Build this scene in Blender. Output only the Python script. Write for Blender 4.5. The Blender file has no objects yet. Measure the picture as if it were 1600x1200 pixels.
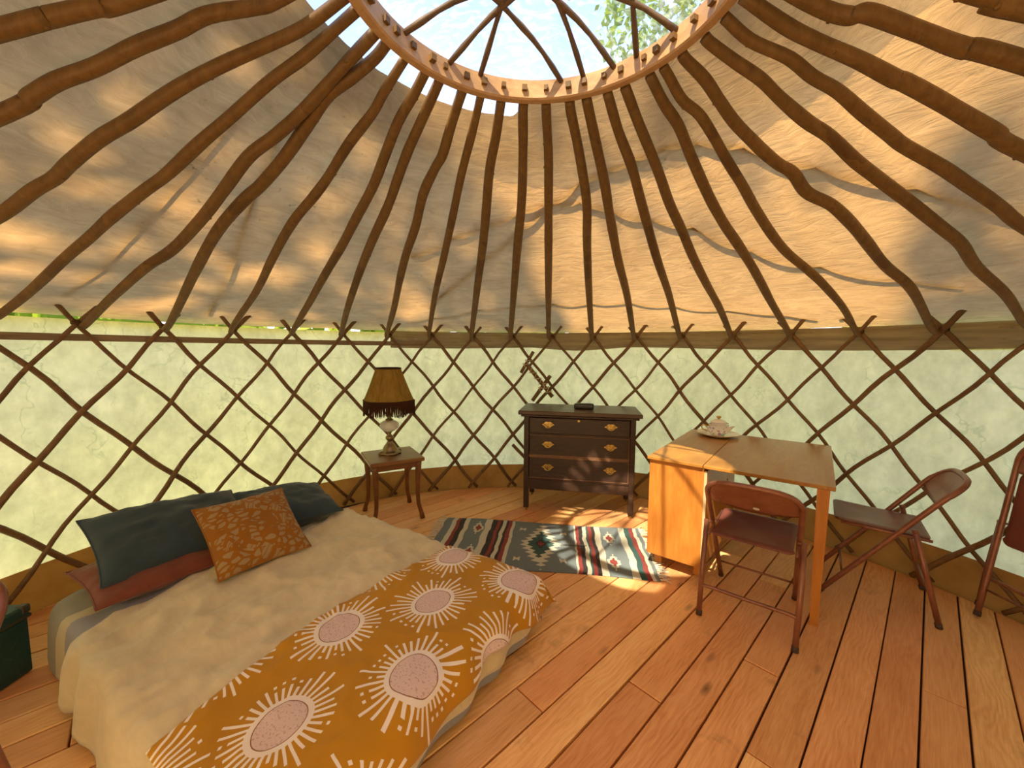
import bpy, math, random
from math import sin, cos, pi, radians, sqrt, atan2, hypot, exp, floor
from mathutils import Vector, Matrix, noise
random.seed(7)
scene = bpy.context.scene
COL = scene.collection

# ------------------------------------------------------------------ camera
cd = bpy.data.cameras.new('camera')
cam = bpy.data.objects.new('camera', cd); COL.objects.link(cam)
cam.matrix_world = Matrix.Translation((0, 0, 1.4)) @ Matrix.Rotation(pi / 2 - 0.0861, 4, 'X') @ Matrix.Rotation(0.0065, 4, 'Z')
cd.sensor_width = 36.0; cd.lens = 610.15 / 1600 * 36.0; cd.clip_start = 0.02
scene.camera = cam

# ------------------------------------------------------------------ light
SUN = Vector((-0.94, -1.70, 2.55)).normalized()          # towards the sun
w = bpy.data.worlds.new('sky'); scene.world = w; w.use_nodes = True
wn = w.node_tree.nodes; wl = w.node_tree.links; wn.clear()
wo = wn.new('ShaderNodeOutputWorld'); bg = wn.new('ShaderNodeBackground')
tc = wn.new('ShaderNodeTexCoord'); sp = wn.new('ShaderNodeSeparateXYZ'); rp = wn.new('ShaderNodeValToRGB')
wl.new(tc.outputs['Generated'], sp.inputs[0]); wl.new(sp.outputs['Z'], rp.inputs[0]); wl.new(rp.outputs[0], bg.inputs[0]); wl.new(bg.outputs[0], wo.inputs[0])
rp.color_ramp.elements[0].position = 0.0; rp.color_ramp.elements[0].color = (0.86, 0.90, 0.92, 1)
rp.color_ramp.elements[1].position = 0.8; rp.color_ramp.elements[1].color = (0.18, 0.33, 0.70, 1)
bg.inputs[1].default_value = 2.15
sl = bpy.data.lights.new('sun', 'SUN'); sl.energy = 11.0; sl.angle = radians(0.7); sl.color = (1.0, 0.82, 0.52)
so = bpy.data.objects.new('sun', sl); COL.objects.link(so)
so.rotation_euler = (-SUN).to_track_quat('-Z', 'Y').to_euler(); so.location = SUN * 20

vs = scene.view_settings
vs.view_transform = 'Standard'; vs.look = 'None'; vs.gamma = 1.0; vs.use_curve_mapping = False
vs.exposure = 0.92
scene.cycles.use_denoising = True
scene.cycles.max_bounces = 9; scene.cycles.diffuse_bounces = 4; scene.cycles.transparent_max_bounces = 24

# ------------------------------------------------------------------ yurt measures (metres)
CX, CY = 0.0628, 1.2059
R, HR = 2.7131, 1.545            # lattice radius and rim height
RR, HC = 0.601, 2.490            # crown ring
KX, KY = 0.085, 1.2045
NP = 43; ST = 2 * pi / NP; PH = 0.1266
SLOPE = 0.471
def pol(a, r, z): return Vector((CX + r * sin(a), CY + r * cos(a), z))
def knot(i): return PH + (i - 9) * ST
def cone_z(r): return HR + (R - r) * SLOPE
TH = radians(-38.2)
def uv2(u, v, z=0.0):            # frame shared by table and chairs
    return Vector((u * cos(TH) - v * sin(TH), u * sin(TH) + v * cos(TH), z))
E1 = Vector((0.846, -0.533, 0)); E2 = Vector((0.533, 0.846, 0))
def bed(a, b, z=0.0): return E1 * a + E2 * b + Vector((0, 0, z))

# ------------------------------------------------------------------ node helper
class X:
    def __init__(s, nt, sock): s.nt = nt; s.s = sock
    def _m(s, op, *a):
        n = s.nt.nodes.new('ShaderNodeMath'); n.operation = op
        for i, v in enumerate((s,) + a):
            if isinstance(v, X): s.nt.links.new(v.s, n.inputs[i])
            else: n.inputs[i].default_value = v
        return X(s.nt, n.outputs[0])
    def __add__(s, o): return s._m('ADD', o)
    __radd__ = __add__
    def __sub__(s, o): return s._m('SUBTRACT', o)
    def __rsub__(s, o): return s._m('MULTIPLY', -1.0)._m('ADD', o)
    def __mul__(s, o): return s._m('MULTIPLY', o)
    __rmul__ = __mul__
    def __truediv__(s, o): return s._m('DIVIDE', o)
    def lt(s, o): return s._m('LESS_THAN', o)
    def gt(s, o): return s._m('GREATER_THAN', o)
    def abs(s): return s._m('ABSOLUTE')
    def floor(s): return s._m('FLOOR')
    def fract(s): return s._m('FRACT')
    def sqrt(s): return s._m('SQRT')
    def mx(s, o): return s._m('MAXIMUM', o)
    def mn(s, o): return s._m('MINIMUM', o)
    def clamp(s): return s._m('MAXIMUM', 0.0)._m('MINIMUM', 1.0)
    def atan2(s, o): return s._m('ARCTAN2', o)
    def between(s, a, b): return s.gt(a) * s.lt(b)

class Mat:
    def __init__(s, name):
        s.m = bpy.data.materials.new(name); s.m.use_nodes = True
        s.nt = s.m.node_tree; s.N = s.nt.nodes; s.L = s.nt.links; s.N.clear()
        s.out = s.N.new('ShaderNodeOutputMaterial')
    def node(s, t, **k):
        n = s.N.new(t)
        for a, b in k.items(): setattr(n, a, b)
        return n
    def setin(s, n, k, v):
        if v is None: return
        i = n.inputs[k]
        if isinstance(v, X): s.L.new(v.s, i)
        elif hasattr(v, 'is_output'): s.L.new(v, i)
        elif isinstance(v, (tuple, list)) and len(v) == 3 and len(i.default_value) == 4: i.default_value = (*v, 1)
        else: i.default_value = v
    def coords(s, kind='Object'):
        return s.node('ShaderNodeTexCoord').outputs[kind]
    def uvs(s):
        return s.node('ShaderNodeUVMap').outputs[0]
    def sep(s, v):
        n = s.node('ShaderNodeSeparateXYZ'); s.L.new(v, n.inputs[0]); return [X(s.nt, o) for o in n.outputs]
    def comb(s, x, y, z=0.0):
        n = s.node('ShaderNodeCombineXYZ')
        for i, v in enumerate((x, y, z)): s.setin(n, i, v)
        return n.outputs[0]
    def mapping(s, v, scale=(1, 1, 1), loc=(0, 0, 0), rot=(0, 0, 0)):
        n = s.node('ShaderNodeMapping'); s.L.new(v, n.inputs[0])
        n.inputs['Scale'].default_value = scale; n.inputs['Location'].default_value = loc; n.inputs['Rotation'].default_value = rot
        return n.outputs[0]
    def noise(s, v, scale=5, detail=3, rough=0.5, dist=0.0, col=False):
        n = s.node('ShaderNodeTexNoise')
        if v is not None: s.L.new(v, n.inputs['Vector'])
        n.inputs['Scale'].default_value = scale; n.inputs['Detail'].default_value = detail
        n.inputs['Roughness'].default_value = rough; n.inputs['Distortion'].default_value = dist
        return n.outputs[1] if col else X(s.nt, n.outputs[0])
    def vor(s, v, scale=5, feature='F1', out='Distance', rand=1.0):
        n = s.node('ShaderNodeTexVoronoi'); n.feature = feature
        s.L.new(v, n.inputs['Vector']); n.inputs['Scale'].default_value = scale; n.inputs['Randomness'].default_value = rand
        return X(s.nt, n.outputs[out]) if out != 'Color' else n.outputs[out]
    def ramp(s, fac, *stops):
        n = s.node('ShaderNodeValToRGB'); s.setin(n, 0, fac)
        cr = n.color_ramp
        while len(cr.elements) < len(stops): cr.elements.new(0.5)
        for e, (p, c) in zip(cr.elements, stops): e.position = p; e.color = (*c, 1) if len(c) == 3 else c
        return n.outputs[0]
    def mix(s, f, a, b, mode='MIX'):
        n = s.node('ShaderNodeMix', data_type='RGBA', blend_type=mode)
        s.setin(n, 0, f)
        for i, v in ((6, a), (7, b)): s.setin(n, i, v)
        return n.outputs[2]
    def bump(s, h, strength=0.3, dist=0.01):
        n = s.node('ShaderNodeBump'); s.setin(n, 'Height', h)
        n.inputs['Strength'].default_value = strength; n.inputs['Distance'].default_value = dist
        return n.outputs[0]
    def pbr(s, col, rough=0.6, metal=0.0, normal=None, spec=0.5, sheen=0.0, trans=0.0, coat=0.0):
        p = s.node('ShaderNodeBsdfPrincipled')
        s.setin(p, 'Base Color', col); s.setin(p, 'Roughness', rough); s.setin(p, 'Metallic', metal)
        s.setin(p, 'Specular IOR Level', spec); s.setin(p, 'Sheen Weight', sheen); s.setin(p, 'Transmission Weight', trans); s.setin(p, 'Coat Weight', coat)
        if normal is not None: s.L.new(normal, p.inputs['Normal'])
        s.L.new(p.outputs[0], s.out.inputs[0]); return s.m
    def cloth(s, dcol, tcol, fac, normal=None):
        d = s.node('ShaderNodeBsdfDiffuse'); t = s.node('ShaderNodeBsdfTranslucent'); m = s.node('ShaderNodeMixShader')
        s.setin(d, 0, dcol); s.setin(t, 0, tcol); s.setin(m, 0, fac)
        s.L.new(d.outputs[0], m.inputs[1]); s.L.new(t.outputs[0], m.inputs[2])
        if normal is not None: s.L.new(normal, d.inputs['Normal']); s.L.new(normal, t.inputs['Normal'])
        s.L.new(m.outputs[0], s.out.inputs[0]); return s.m

# ------------------------------------------------------------------ mesh helpers
class MB:
    def __init__(s): s.v = []; s.f = []; s.uv = None; s.mi = []
    def add(s, vs, fs, mi=0):
        o = len(s.v); s.v += [Vector(p) for p in vs]; s.f += [tuple(i + o for i in f) for f in fs]; s.mi += [mi] * len(fs); return s
    def box(s, cx, cy, cz, sx, sy, sz, b=0.0, M=None):
        hx, hy, hz = sx / 2, sy / 2, sz / 2
        b = min(b, hx * .9, hy * .9, hz * .9)
        if b <= 0:
            vs = [(x, y, z) for z in (-hz, hz) for y in (-hy, hy) for x in (-hx, hx)]
            fs = [(0, 2, 3, 1), (4, 5, 7, 6), (0, 1, 5, 4), (2, 6, 7, 3), (0, 4, 6, 2), (1, 3, 7, 5)]
        else:
            vs = []; idx = {}
            for i in (-1, 1):
                for j in (-1, 1):
                    for k in (-1, 1):
                        for ax in range(3):
                            p = [i * (hx - b), j * (hy - b), k * (hz - b)]
                            p[ax] = (i, j, k)[ax] * (hx, hy, hz)[ax]
                            idx[(i, j, k, ax)] = len(vs); vs.append(tuple(p))
            fs = []
            for ax in range(3):
                o1, o2 = [(1, 2), (2, 0), (0, 1)][ax]
                for sg in (-1, 1):
                    q = []
                    for a, c in ((-1, -1), (1, -1), (1, 1), (-1, 1)):
                        k = [0, 0, 0]; k[ax] = sg; k[o1] = a; k[o2] = c; q.append(idx[(*k, ax)])
                    fs.append(tuple(q) if sg > 0 else tuple(reversed(q)))
            for ax in range(3):                                   # edges along ax
                o1, o2 = [(1, 2), (2, 0), (0, 1)][ax]
                for a in (-1, 1):
                    for c in (-1, 1):
                        k0 = [0, 0, 0]; k0[o1] = a; k0[o2] = c; k1 = list(k0); k0[ax] = -1; k1[ax] = 1
                        q = (idx[(*k0, o1)], idx[(*k1, o1)], idx[(*k1, o2)], idx[(*k0, o2)])
                        fs.append(q if a * c < 0 else tuple(reversed(q)))
            for i in (-1, 1):
                for j in (-1, 1):
                    for k in (-1, 1):
                        t = (idx[(i, j, k, 0)], idx[(i, j, k, 1)], idx[(i, j, k, 2)])
                        fs.append(t if i * j * k > 0 else tuple(reversed(t)))
        c = Vector((cx, cy, cz))
        vs = [(Vector(p) + c) for p in vs]
        if M is not None: vs = [M @ p for p in vs]
        return s.add(vs, fs)
    def prism(s, pts, z0, z1, M=None):
        n = len(pts)
        vs = [Vector((p[0], p[1], z0)) for p in pts] + [Vector((p[0], p[1], z1)) for p in pts]
        if M is not None: vs = [M @ p for p in vs]
        return s.add(vs, [tuple(range(n - 1, -1, -1)), tuple(range(n, 2 * n))] + [(i, (i + 1) % n, n + (i + 1) % n, n + i) for i in range(n)])
    def tube(s, pts, rad, n=8, cap=True, closed=False, flat=1.0):
        pts = [Vector(p) for p in pts]; m = len(pts)
        if not hasattr(rad, '__len__'): rad = [rad] * m
        vs = []; nrm = None
        for i in range(m):
            if closed: t = pts[(i + 1) % m] - pts[i - 1]
            else: t = pts[min(i + 1, m - 1)] - pts[max(i - 1, 0)]
            t.normalize()
            if nrm is None:
                ref = Vector((0, 0, 1)) if abs(t.z) < .9 else Vector((1, 0, 0))
                nrm = (ref - t * ref.dot(t)).normalized()
            else: nrm = (nrm - t * nrm.dot(t)).normalized()
            bn = t.cross(nrm)
            for k in range(n):
                a = 2 * pi * k / n; vs.append(pts[i] + (nrm * cos(a) + bn * sin(a) * flat) * rad[i])
        fs = []
        for i in range(m if closed else m - 1):
            j = (i + 1) % m
            for k in range(n):
                fs.append((i * n + k, i * n + (k + 1) % n, j * n + (k + 1) % n, j * n + k))
        if cap and not closed: fs += [tuple(range(n - 1, -1, -1)), tuple((m - 1) * n + k for k in range(n))]
        return s.add(vs, fs)
    def lathe(s, prof, n=24, M=None, lob=None):
        vs = []; m = len(prof)
        for r, z in prof:
            for k in range(n):
                a = 2 * pi * k / n; q = r * (lob(a, z) if lob else 1.0)
                vs.append(Vector((q * cos(a), q * sin(a), z)))
        if M is not None: vs = [M @ p for p in vs]
        fs = [(i * n + k, i * n + (k + 1) % n, (i + 1) * n + (k + 1) % n, (i + 1) * n + k) for i in range(m - 1) for k in range(n)]
        if prof[0][0] > 1e-5: fs.append(tuple(range(n - 1, -1, -1)))
        if prof[-1][0] > 1e-5: fs.append(tuple((m - 1) * n + k for k in range(n)))
        return s.add(vs, fs)
    def grid(s, fn, nu, nv, uv=None, closed_u=False):
        vs = [Vector(fn(i / nu, j / nv)) for j in range(nv + 1) for i in range(nu + 1)]
        fs = [(j * (nu + 1) + i, j * (nu + 1) + i + 1, (j + 1) * (nu + 1) + i + 1, (j + 1) * (nu + 1) + i) for j in range(nv) for i in range(nu)]
        if uv: s.uv = (s.uv or []) + [uv(i / nu, j / nv) for j in range(nv + 1) for i in range(nu + 1)]
        return s.add(vs, fs)
    def mesh(s, name, smooth=False):
        me = bpy.data.meshes.new(name); me.from_pydata([tuple(p) for p in s.v], [], s.f); me.update()
        if s.uv and len(s.uv) == len(s.v):
            l = me.uv_layers.new(name='UVMap')
            for lp in me.loops: l.data[lp.index].uv = s.uv[lp.vertex_index]
        if any(s.mi): me.polygons.foreach_set('material_index', s.mi)
        if smooth: me.polygons.foreach_set('use_smooth', [True] * len(me.polygons))
        return me

def link(name, me, mat=None, parent=None):
    o = bpy.data.objects.new(name, me); COL.objects.link(o)
    if me is not None and mat is not None and not me.materials: me.materials.append(mat)
    if parent is not None: o.parent = parent
    return o
def part(name, mb, mat, parent, smooth=False, label=None, kind=None):
    o = link(name, mb.mesh(name, smooth), mat, parent)
    if label: o['label'] = label
    if kind: o['kind'] = kind
    return o
def tag(o, label, cat, group=None, kind=None):
    o['label'] = label; o['category'] = cat
    if group: o['group'] = group
    if kind: o['kind'] = kind
    return o
def thing(name, label, cat, loc=(0, 0, 0), rz=0.0, group=None, M=None):
    o = bpy.data.objects.new(name, None); COL.objects.link(o); o.empty_display_size = .1
    if M is not None: o.matrix_world = M
    else: o.location = loc; o.rotation_euler = (0, 0, rz)
    return tag(o, label, cat, group)
def solid(o, t, off=-1.0):
    m = o.modifiers.new('thickness', 'SOLIDIFY'); m.thickness = t; m.offset = off; return o
def sub(o, lv=1):
    m = o.modifiers.new('smooth', 'SUBSURF'); m.levels = lv; m.render_levels = lv; return o
def fbm(x, y, z=0.0, o=3):
    return noise.fractal(Vector((x, y, z)), 0.8, 2.0, o, noise_basis='PERLIN_ORIGINAL')
def smooth(a, b, x):
    t = min(1, max(0, (x - a) / (b - a))); return t * t * (3 - 2 * t)
def catmull(pts, k=4):
    pts = [Vector(p) for p in pts]; P = [2 * pts[0] - pts[1]] + pts + [2 * pts[-1] - pts[-2]]; out = []
    for i in range(1, len(P) - 2):
        for j in range(k):
            t = j / k; a, b, c, d = P[i - 1:i + 3]
            out.append(.5 * ((2 * b) + (c - a) * t + (2 * a - 5 * b + 4 * c - d) * t * t + (3 * b - a - 3 * c + d) * t ** 3))
    return out + [pts[-1]]

# ------------------------------------------------------------------ materials
def wood(name, a, b, scale=(1, 12, 12), rough=.5, c=None, bump=.15, spec=.3, ns=3.0):
    m = Mat(name); co = m.coords(); v = m.mapping(co, scale)
    n = m.noise(v, ns, 5, .6, 1.2); n2 = m.noise(m.mapping(co, tuple(x * 4 for x in scale)), ns * 2.2, 3, .5)
    col = m.ramp(n * .75 + n2 * .25, (.3, a), (.7, b))
    if c: col = m.mix(m.noise(co, 2.3, 3).gt(.62) * .5, col, c)
    return m.pbr(col, rough, 0, m.bump(n2, bump, .003), spec)

M_pole = wood('pole_wood', (0.119, 0.0581, 0.0168), (0.217, 0.1155, 0.035), (6, 6, 1.2), .5, (0.084, 0.0364, 0.0112), ns=4)
M_lath = wood('lath_wood', (0.144, 0.0756, 0.0331), (0.2448, 0.1368, 0.0612), (3, 3, 3), .6, (0.1008, 0.049, 0.0216), ns=6)
M_ring = wood('ring_wood', (0.425, 0.2295, 0.102), (0.561, 0.34, 0.17), (3, 3, 8), .5, ns=4)
M_rib = wood('rib_wood', (0.1, 0.055, 0.03), (0.18, 0.11, 0.06), (4, 4, 4), .6, ns=6)
M_twine = Mat('twine').pbr((.62, .50, .34), .9, spec=.1)
M_dtwine = Mat('dark_twine').pbr((.10, .055, .025), .9, spec=.1)

def plank_mat():
    m = Mat('plank_wood'); oi = m.node('ShaderNodeObjectInfo'); rnd = X(m.nt, oi.outputs['Random'])
    co = m.coords(); x, y, z = m.sep(co)
    v = m.comb(x + rnd * 37.0, y + rnd * 11.0, z)
    warp = m.noise(m.mapping(v, (1.6, 5, 1)), 1.6, 3, .5)
    rings = (y * 260.0 + warp * 50.0 + rnd * 9.0)._m('SINE') * .5 + .5
    fine = m.noise(m.mapping(v, (4, 95, 1)), 2.0, 4, .6)
    blot = m.noise(m.mapping(v, (1.2, 4, 1)), 2.2, 4, .55)
    g = rings * ((rnd * 7.3).fract() * .10 + .02) + fine * .50 + blot * .44 + .01
    col = m.ramp(g, (.19, (0.4032, 0.1693, 0.0648)), (.43, (0.7459, 0.3796, 0.1674)), (.70, (0.9274, 0.5643, 0.2916)))
    col = m.mix(1.0, col, oi.outputs['Color'], 'MULTIPLY')
    kn = m.vor(m.mapping(v, (2.2, 6.0, 1)), 1.0, 'F1')
    knot_ = (1.0 - kn * 8.0).clamp()
    col = m.mix(knot_ * .85, col, (.085, .035, .014))
    st = m.noise(v, 3.1, 4, .7, .5)
    col = m.mix((st - .62).clamp() * 3.0, col, (.20, .105, .055))
    return m.pbr(col, fine * .2 + .36, 0, m.bump(g, .25, .002), .35)
M_plank = plank_mat()
M_sub = Mat('subfloor').pbr((.035, .016, .008), .9)

def roof_mat():
    m = Mat('roof_canvas'); co = m.coords()
    n = m.noise(co, 2.4, 4, .6); weave = m.noise(m.mapping(co, (2.2, 2.2, 16)), 2.6, 5, .65, 1.4)
    sp_ = m.noise(co, 34, 2, .5); blot = m.noise(co, 1.1, 2)
    mold = ((sp_ - .67).clamp() * 8.0).clamp() * ((blot - .52).clamp() * 8.0).clamp()
    base = m.ramp(n * .5 + weave * .5, (.34, (.50, .385, .235)), (.66, (.78, .63, .41)))
    col = m.mix(mold * .75, base, (.12, .09, .06))
    tr = m.mix(1.0, col, (.50, .37, .235), 'MULTIPLY')
    return m.cloth(col, tr, .56, m.bump(weave + n * .6, .6, .02))
M_roof = roof_mat()

def wall_mat():
    m = Mat('wall_canvas'); co = m.coords(); 
    n = m.noise(co, 2.6, 5, .62); f = m.noise(m.mapping(co, (1, 1, .7)), 12, 4, .65)
    crack = m.vor(m.mapping(m.comb(*m.sep(m.noise(co, 2.2, 3, .5, 0, True))), (1, 1, 1)), 1.0)  # soft warp source
    wv = m.node('ShaderNodeVectorMath', operation='ADD'); m.L.new(co, wv.inputs[0])
    wm = m.node('ShaderNodeVectorMath', operation='SCALE'); m.L.new(m.noise(co, 3.0, 4, .6, 0, True), wm.inputs[0]); wm.inputs[3].default_value = .55
    m.L.new(wm.outputs[0], wv.inputs[1])
    ed = m.vor(m.mapping(wv.outputs[0], (1, 1, .42)), 3.4, 'DISTANCE_TO_EDGE')
    line = (1.0 - ed * 45.0).clamp() * ((n - .44).clamp() * 7.0).clamp()
    base = m.ramp(n * .45 + f * .55, (.36, (.56, .455, .36)), (.64, (.80, .66, .54)))
    col = m.mix(line * .42, base, (.30, .30, .20))
    blot = ((m.noise(co, 5.0, 5, .7) - .60).clamp() * 3.0).clamp()
    col = m.mix(blot * .35, col, (.36, .36, .22))
    return m.cloth(col, col, .78, m.bump(n + line * -.3, .2, .01))
M_wall = wall_mat()
def canvas(name, a, b, fac=.35, ns=4.0, sc=(1, 1, 1)):
    m = Mat(name); co = m.coords(); n = m.noise(m.mapping(co, sc), ns, 4, .6)
    c = m.ramp(n, (.3, a), (.7, b)); return m.cloth(c, c, fac, m.bump(n, .3, .01))
M_skirt = canvas('skirt_canvas', (0.312, 0.1365, 0.039), (0.4524, 0.2262, 0.0741), .40)
M_valance = canvas('valance_canvas', (0.2652, 0.2028, 0.1326), (0.39, 0.312, 0.2106), .25, 3.0, (1, 1, 14))
M_belt = canvas('belt_webbing', (0.225, 0.15, 0.0975), (0.315, 0.2175, 0.1425), .15, 4.0, (1, 1, 20))

def film_mat():
    m = Mat('dome_film'); co = m.coords()
    n = m.noise(co, 5.0, 4, .6, 1.5); n2 = m.noise(m.mapping(co, (1, 2.2, 1), rot=(0, 0, .7)), 9.0, 4, .6, 2.5)
    t = m.node('ShaderNodeBsdfTransparent'); m.setin(t, 0, (.56, .59, .64))
    d = m.node('ShaderNodeBsdfTranslucent'); m.setin(d, 0, (.85, .88, .9))
    g = m.node('ShaderNodeBsdfGlossy'); g.inputs['Roughness'].default_value = .12; m.setin(g, 0, (.9, .95, 1))
    b = m.bump(n + n2, .9, .03); m.L.new(b, g.inputs['Normal'])
    a = m.node('ShaderNodeMixShader'); m.setin(a, 0, ((n2 - .46).clamp() * 1.0 + .02).mn(.4)); m.L.new(t.outputs[0], a.inputs[1]); m.L.new(d.outputs[0], a.inputs[2])
    c = m.node('ShaderNodeMixShader'); m.setin(c, 0, ((n - .45).clamp() * .9 + .05).mn(.3)); m.L.new(a.outputs[0], c.inputs[1]); m.L.new(g.outputs[0], c.inputs[2])
    m.L.new(c.outputs[0], m.out.inputs[0]); return m.m
M_film = film_mat()
def leaf_mat():
    m = Mat('leaf'); n = m.noise(m.coords(), 1.5, 3)
    c = m.ramp(n, (.3, (.13, .19, .03)), (.7, (.30, .38, .07)))
    return m.cloth(c, m.mix(1.0, c, (1.3, 1.25, .7), 'MULTIPLY'), .45)
M_leaf = leaf_mat()
def grass_mat():
    m = Mat('grass'); n = m.noise(m.coords(), 3, 5, .7)
    return m.pbr(m.ramp(n, (.3, (.26, .33, .06)), (.7, (.50, .58, .12))), .9, spec=.1)
M_grass = grass_mat()

# ------------------------------------------------------------------ the setting
def disc(rad, z, n=96, cx=CX, cy=CY):
    mb = MB(); mb.add([(cx + rad * sin(2 * pi * k / n), cy + rad * cos(2 * pi * k / n), z) for k in range(n)], [tuple(range(n - 1, -1, -1))]); return mb
g = link('ground', disc(26, -.25).mesh('ground'), M_grass)
tag(g, 'green grassy ground outside around the yurt', 'ground', kind='structure')

# floor of boards running away to the right
fl = link('floor', MB().prism([(CX + 2.74 * sin(2 * pi * k / 96), CY + 2.74 * cos(2 * pi * k / 96)) for k in range(95, -1, -1)], -.12, -.022).mesh('floor'), M_sub)
tag(fl, 'warm reddish brown floor of wide worn softwood boards', 'floor', kind='structure')
PA = radians(47.1); AL = Vector((sin(PA), cos(PA), 0)); NO = Vector((cos(PA), -sin(PA), 0))
cA, cN = AL.x * CX + AL.y * CY, NO.x * CX + NO.y * CY
edges = [-0.942, -0.795, -0.647, -0.502, -0.360, -0.215, -0.074, 0.057, 0.188, 0.32]
while edges[0] > cN - 2.6: edges.insert(0, edges[0] - .147 + random.uniform(-.004, .004))
while edges[-1] < cN + 2.6: edges.append(edges[-1] + .140 + random.uniform(-.004, .004))
known = {-0.795: [1.428], -0.942: [2.9], -1.089: [1.05], 0.057: [2.30], -0.360: [1.47]}
PM = Matrix(((AL.x, -NO.x, 0, 0), (AL.y, -NO.y, 0, 0), (0, 0, 1, 0), (0, 0, 0, 1)))   # local x along board
RF = 2.70
for i in range(len(edges) - 1):
    lo, hi = edges[i], edges[i + 1]
    gp = random.choice((.0026, .0034, .0044))
    if abs(lo - -0.795) < .01 or abs(hi - -.795) < .01: gp = .005
    lo2, hi2 = lo + gp, hi - gp
    dl, dh = RF ** 2 - (lo2 - cN) ** 2, RF ** 2 - (hi2 - cN) ** 2
    if dl <= .05 or dh <= .05: continue
    sl_, sh = sqrt(dl), sqrt(dh)
    js = None
    for k, vv in known.items():
        if abs(lo - k) < .03: js = list(vv)
    if js is None:
        js = []
        p = cA - max(sl_, sh) + random.uniform(.9, 2.6)
        while p < cA + min(sl_, sh) - .5: js.append(p); p += random.uniform(1.6, 3.0)
    segs = [None] + js + [None]
    for k in range(len(segs) - 1):
        s0, s1 = segs[k], segs[k + 1]
        q = [(cA - sl_ if s0 is None else s0 + .003, lo2), (cA + sl_ if s1 is None else s1 - .003, lo2),
             (cA + sh if s1 is None else s1 - .003, hi2), (cA - sh if s0 is None else s0 + .003, hi2)]
        if q[1][0] - q[0][0] < .08: continue
        mx_ = sum(p[0] for p in q) / 4; my_ = sum(p[1] for p in q) / 4
        loc = [((p[0] - mx_), -(p[1] - my_)) for p in q][::-1]
        zt = random.uniform(-.002, 0.0)
        c = .003; mb = MB()
        ins = [(x - (c if x > 0 else -c), y - (c if y > 0 else -c)) for x, y in loc]
        vs = [(x, y, -.03) for x, y in loc] + [(x, y, zt - c) for x, y in loc] + [(x, y, zt) for x, y in ins]
        fs = [(3, 2, 1, 0), (8, 9, 10, 11)] + [(a, (a + 1) % 4, 4 + (a + 1) % 4, 4 + a) for a in range(4)] + [(4 + a, 4 + (a + 1) % 4, 8 + (a + 1) % 4, 8 + a) for a in range(4)]
        mb.add(vs, fs)
        o = link('floor_plank', mb.mesh('floor_plank'), M_plank, fl)
        o.matrix_local = Matrix.Translation(AL * mx_ + NO * my_) @ PM
        t = random.choice([(1, .96, .9), (.98, .84, .75), (1.05, 1.08, 1.05), (.88, .72, .62), (1.0, .9, .8), (1.1, 1.12, 1.0)])
        j = random.uniform(.9, 1.06); o.color = (t[0] * j, t[1] * j, t[2] * j, 1)

# wall canvas
def cyl(rad, z0, z1, nz, a0=0, a1=2 * pi, na=258, wob=0.0):
    def f(i, j):
        a = a0 + (a1 - a0) * i; zz0 = z0(a) if callable(z0) else z0
        z = zz0 + (z1 - zz0) * j
        return pol(a, rad + (wob * fbm(a * 6, z * 4, 3) if wob else 0), z)
    mb = MB(); mb.grid(f, na, nz); return mb
wall = part('wall_canvas_round', cyl(2.748, -.05, 1.560, 10, wob=.012), M_wall, None, True)
tag(wall, 'pale green translucent canvas wall behind the lattice, stained', 'wall', kind='structure')
sk = part('baseboard_round', cyl(2.728, -.02, .232, 4, wob=.010), M_skirt, None, True)
tag(sk, 'rust brown canvas skirt around the foot of the wall', 'skirting', kind='structure')
bl = part('trim_1', cyl(2.742, 1.437, 1.477, 1, radians(-110), radians(-19), 120), M_belt, None, True)
tag(bl, 'brown webbing belt below the rim on the bed side', 'belt', kind='structure')
def vz(a): return 1.425 - .035 * max(0, sin((a - .05) * 9.0)) * exp(-((a - .2) / .25) ** 2) + .012 * sin(a * 5)
def vfold(i, j):
    a = radians(-26) + radians(140) * i; z = vz(a) + (1.575 - vz(a)) * j
    return pol(a, 2.738 + .008 * sin(j * 16 + a * 1.5) + .006 * fbm(a * 2, j * 9, 1), z)
mb = MB(); mb.grid(vfold, 170, 14)
va = part('trim_2', mb, M_valance, None, True)
tag(va, 'folded beige canvas band along the rim above the dresser and table', 'canvas band', kind='structure')

# roof canvas, sagging a little between the poles
def roof(i, j):
    a = 2 * pi * i; k = (a - PH) / ST; fr = abs((k % 1) - .5) * 2        # 1 at a pole
    inner = .60 + .128 * smooth(.02, -.16, sin(a - .05))
    r_ = 2.80 + (inner - 2.80) * j
    sag = .020 * (1 - fr * fr) * sin(pi * min(1, j * 1.05)) ** .7
    return pol(a, r_, cone_z(r_) + .012 + .062 * smooth(2.15, 2.72, r_) - sag + .006 * fbm(a * 5, r_ * 3, 7))
mb = MB(); mb.grid(roof, NP * 8, 26)
ceil_ = part('ceiling', mb, M_roof, None, True)
tag(ceil_, 'weathered cream canvas roof lit from outside, spotted with mould', 'roof', kind='structure')

# clear dome over the crown
def dome(i, j):
    a = 2 * pi * i; r_ = 1.0 * j
    z = 2.572 + .235 * (1 - (r_ / .62) ** 2) if r_ < .62 else 2.572 - (r_ - .62) * .36
    return Vector((KX + r_ * sin(a), KY + r_ * cos(a), z + .012 * fbm(3 * r_ * sin(a), 3 * r_ * cos(a), 2)))
mb = MB(); mb.grid(dome, 96, 24)
dm = part('window_1', mb, M_film, None, True)
tag(dm, 'crinkled clear plastic dome over the crown ring, sky beyond', 'skylight', kind='structure')

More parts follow.
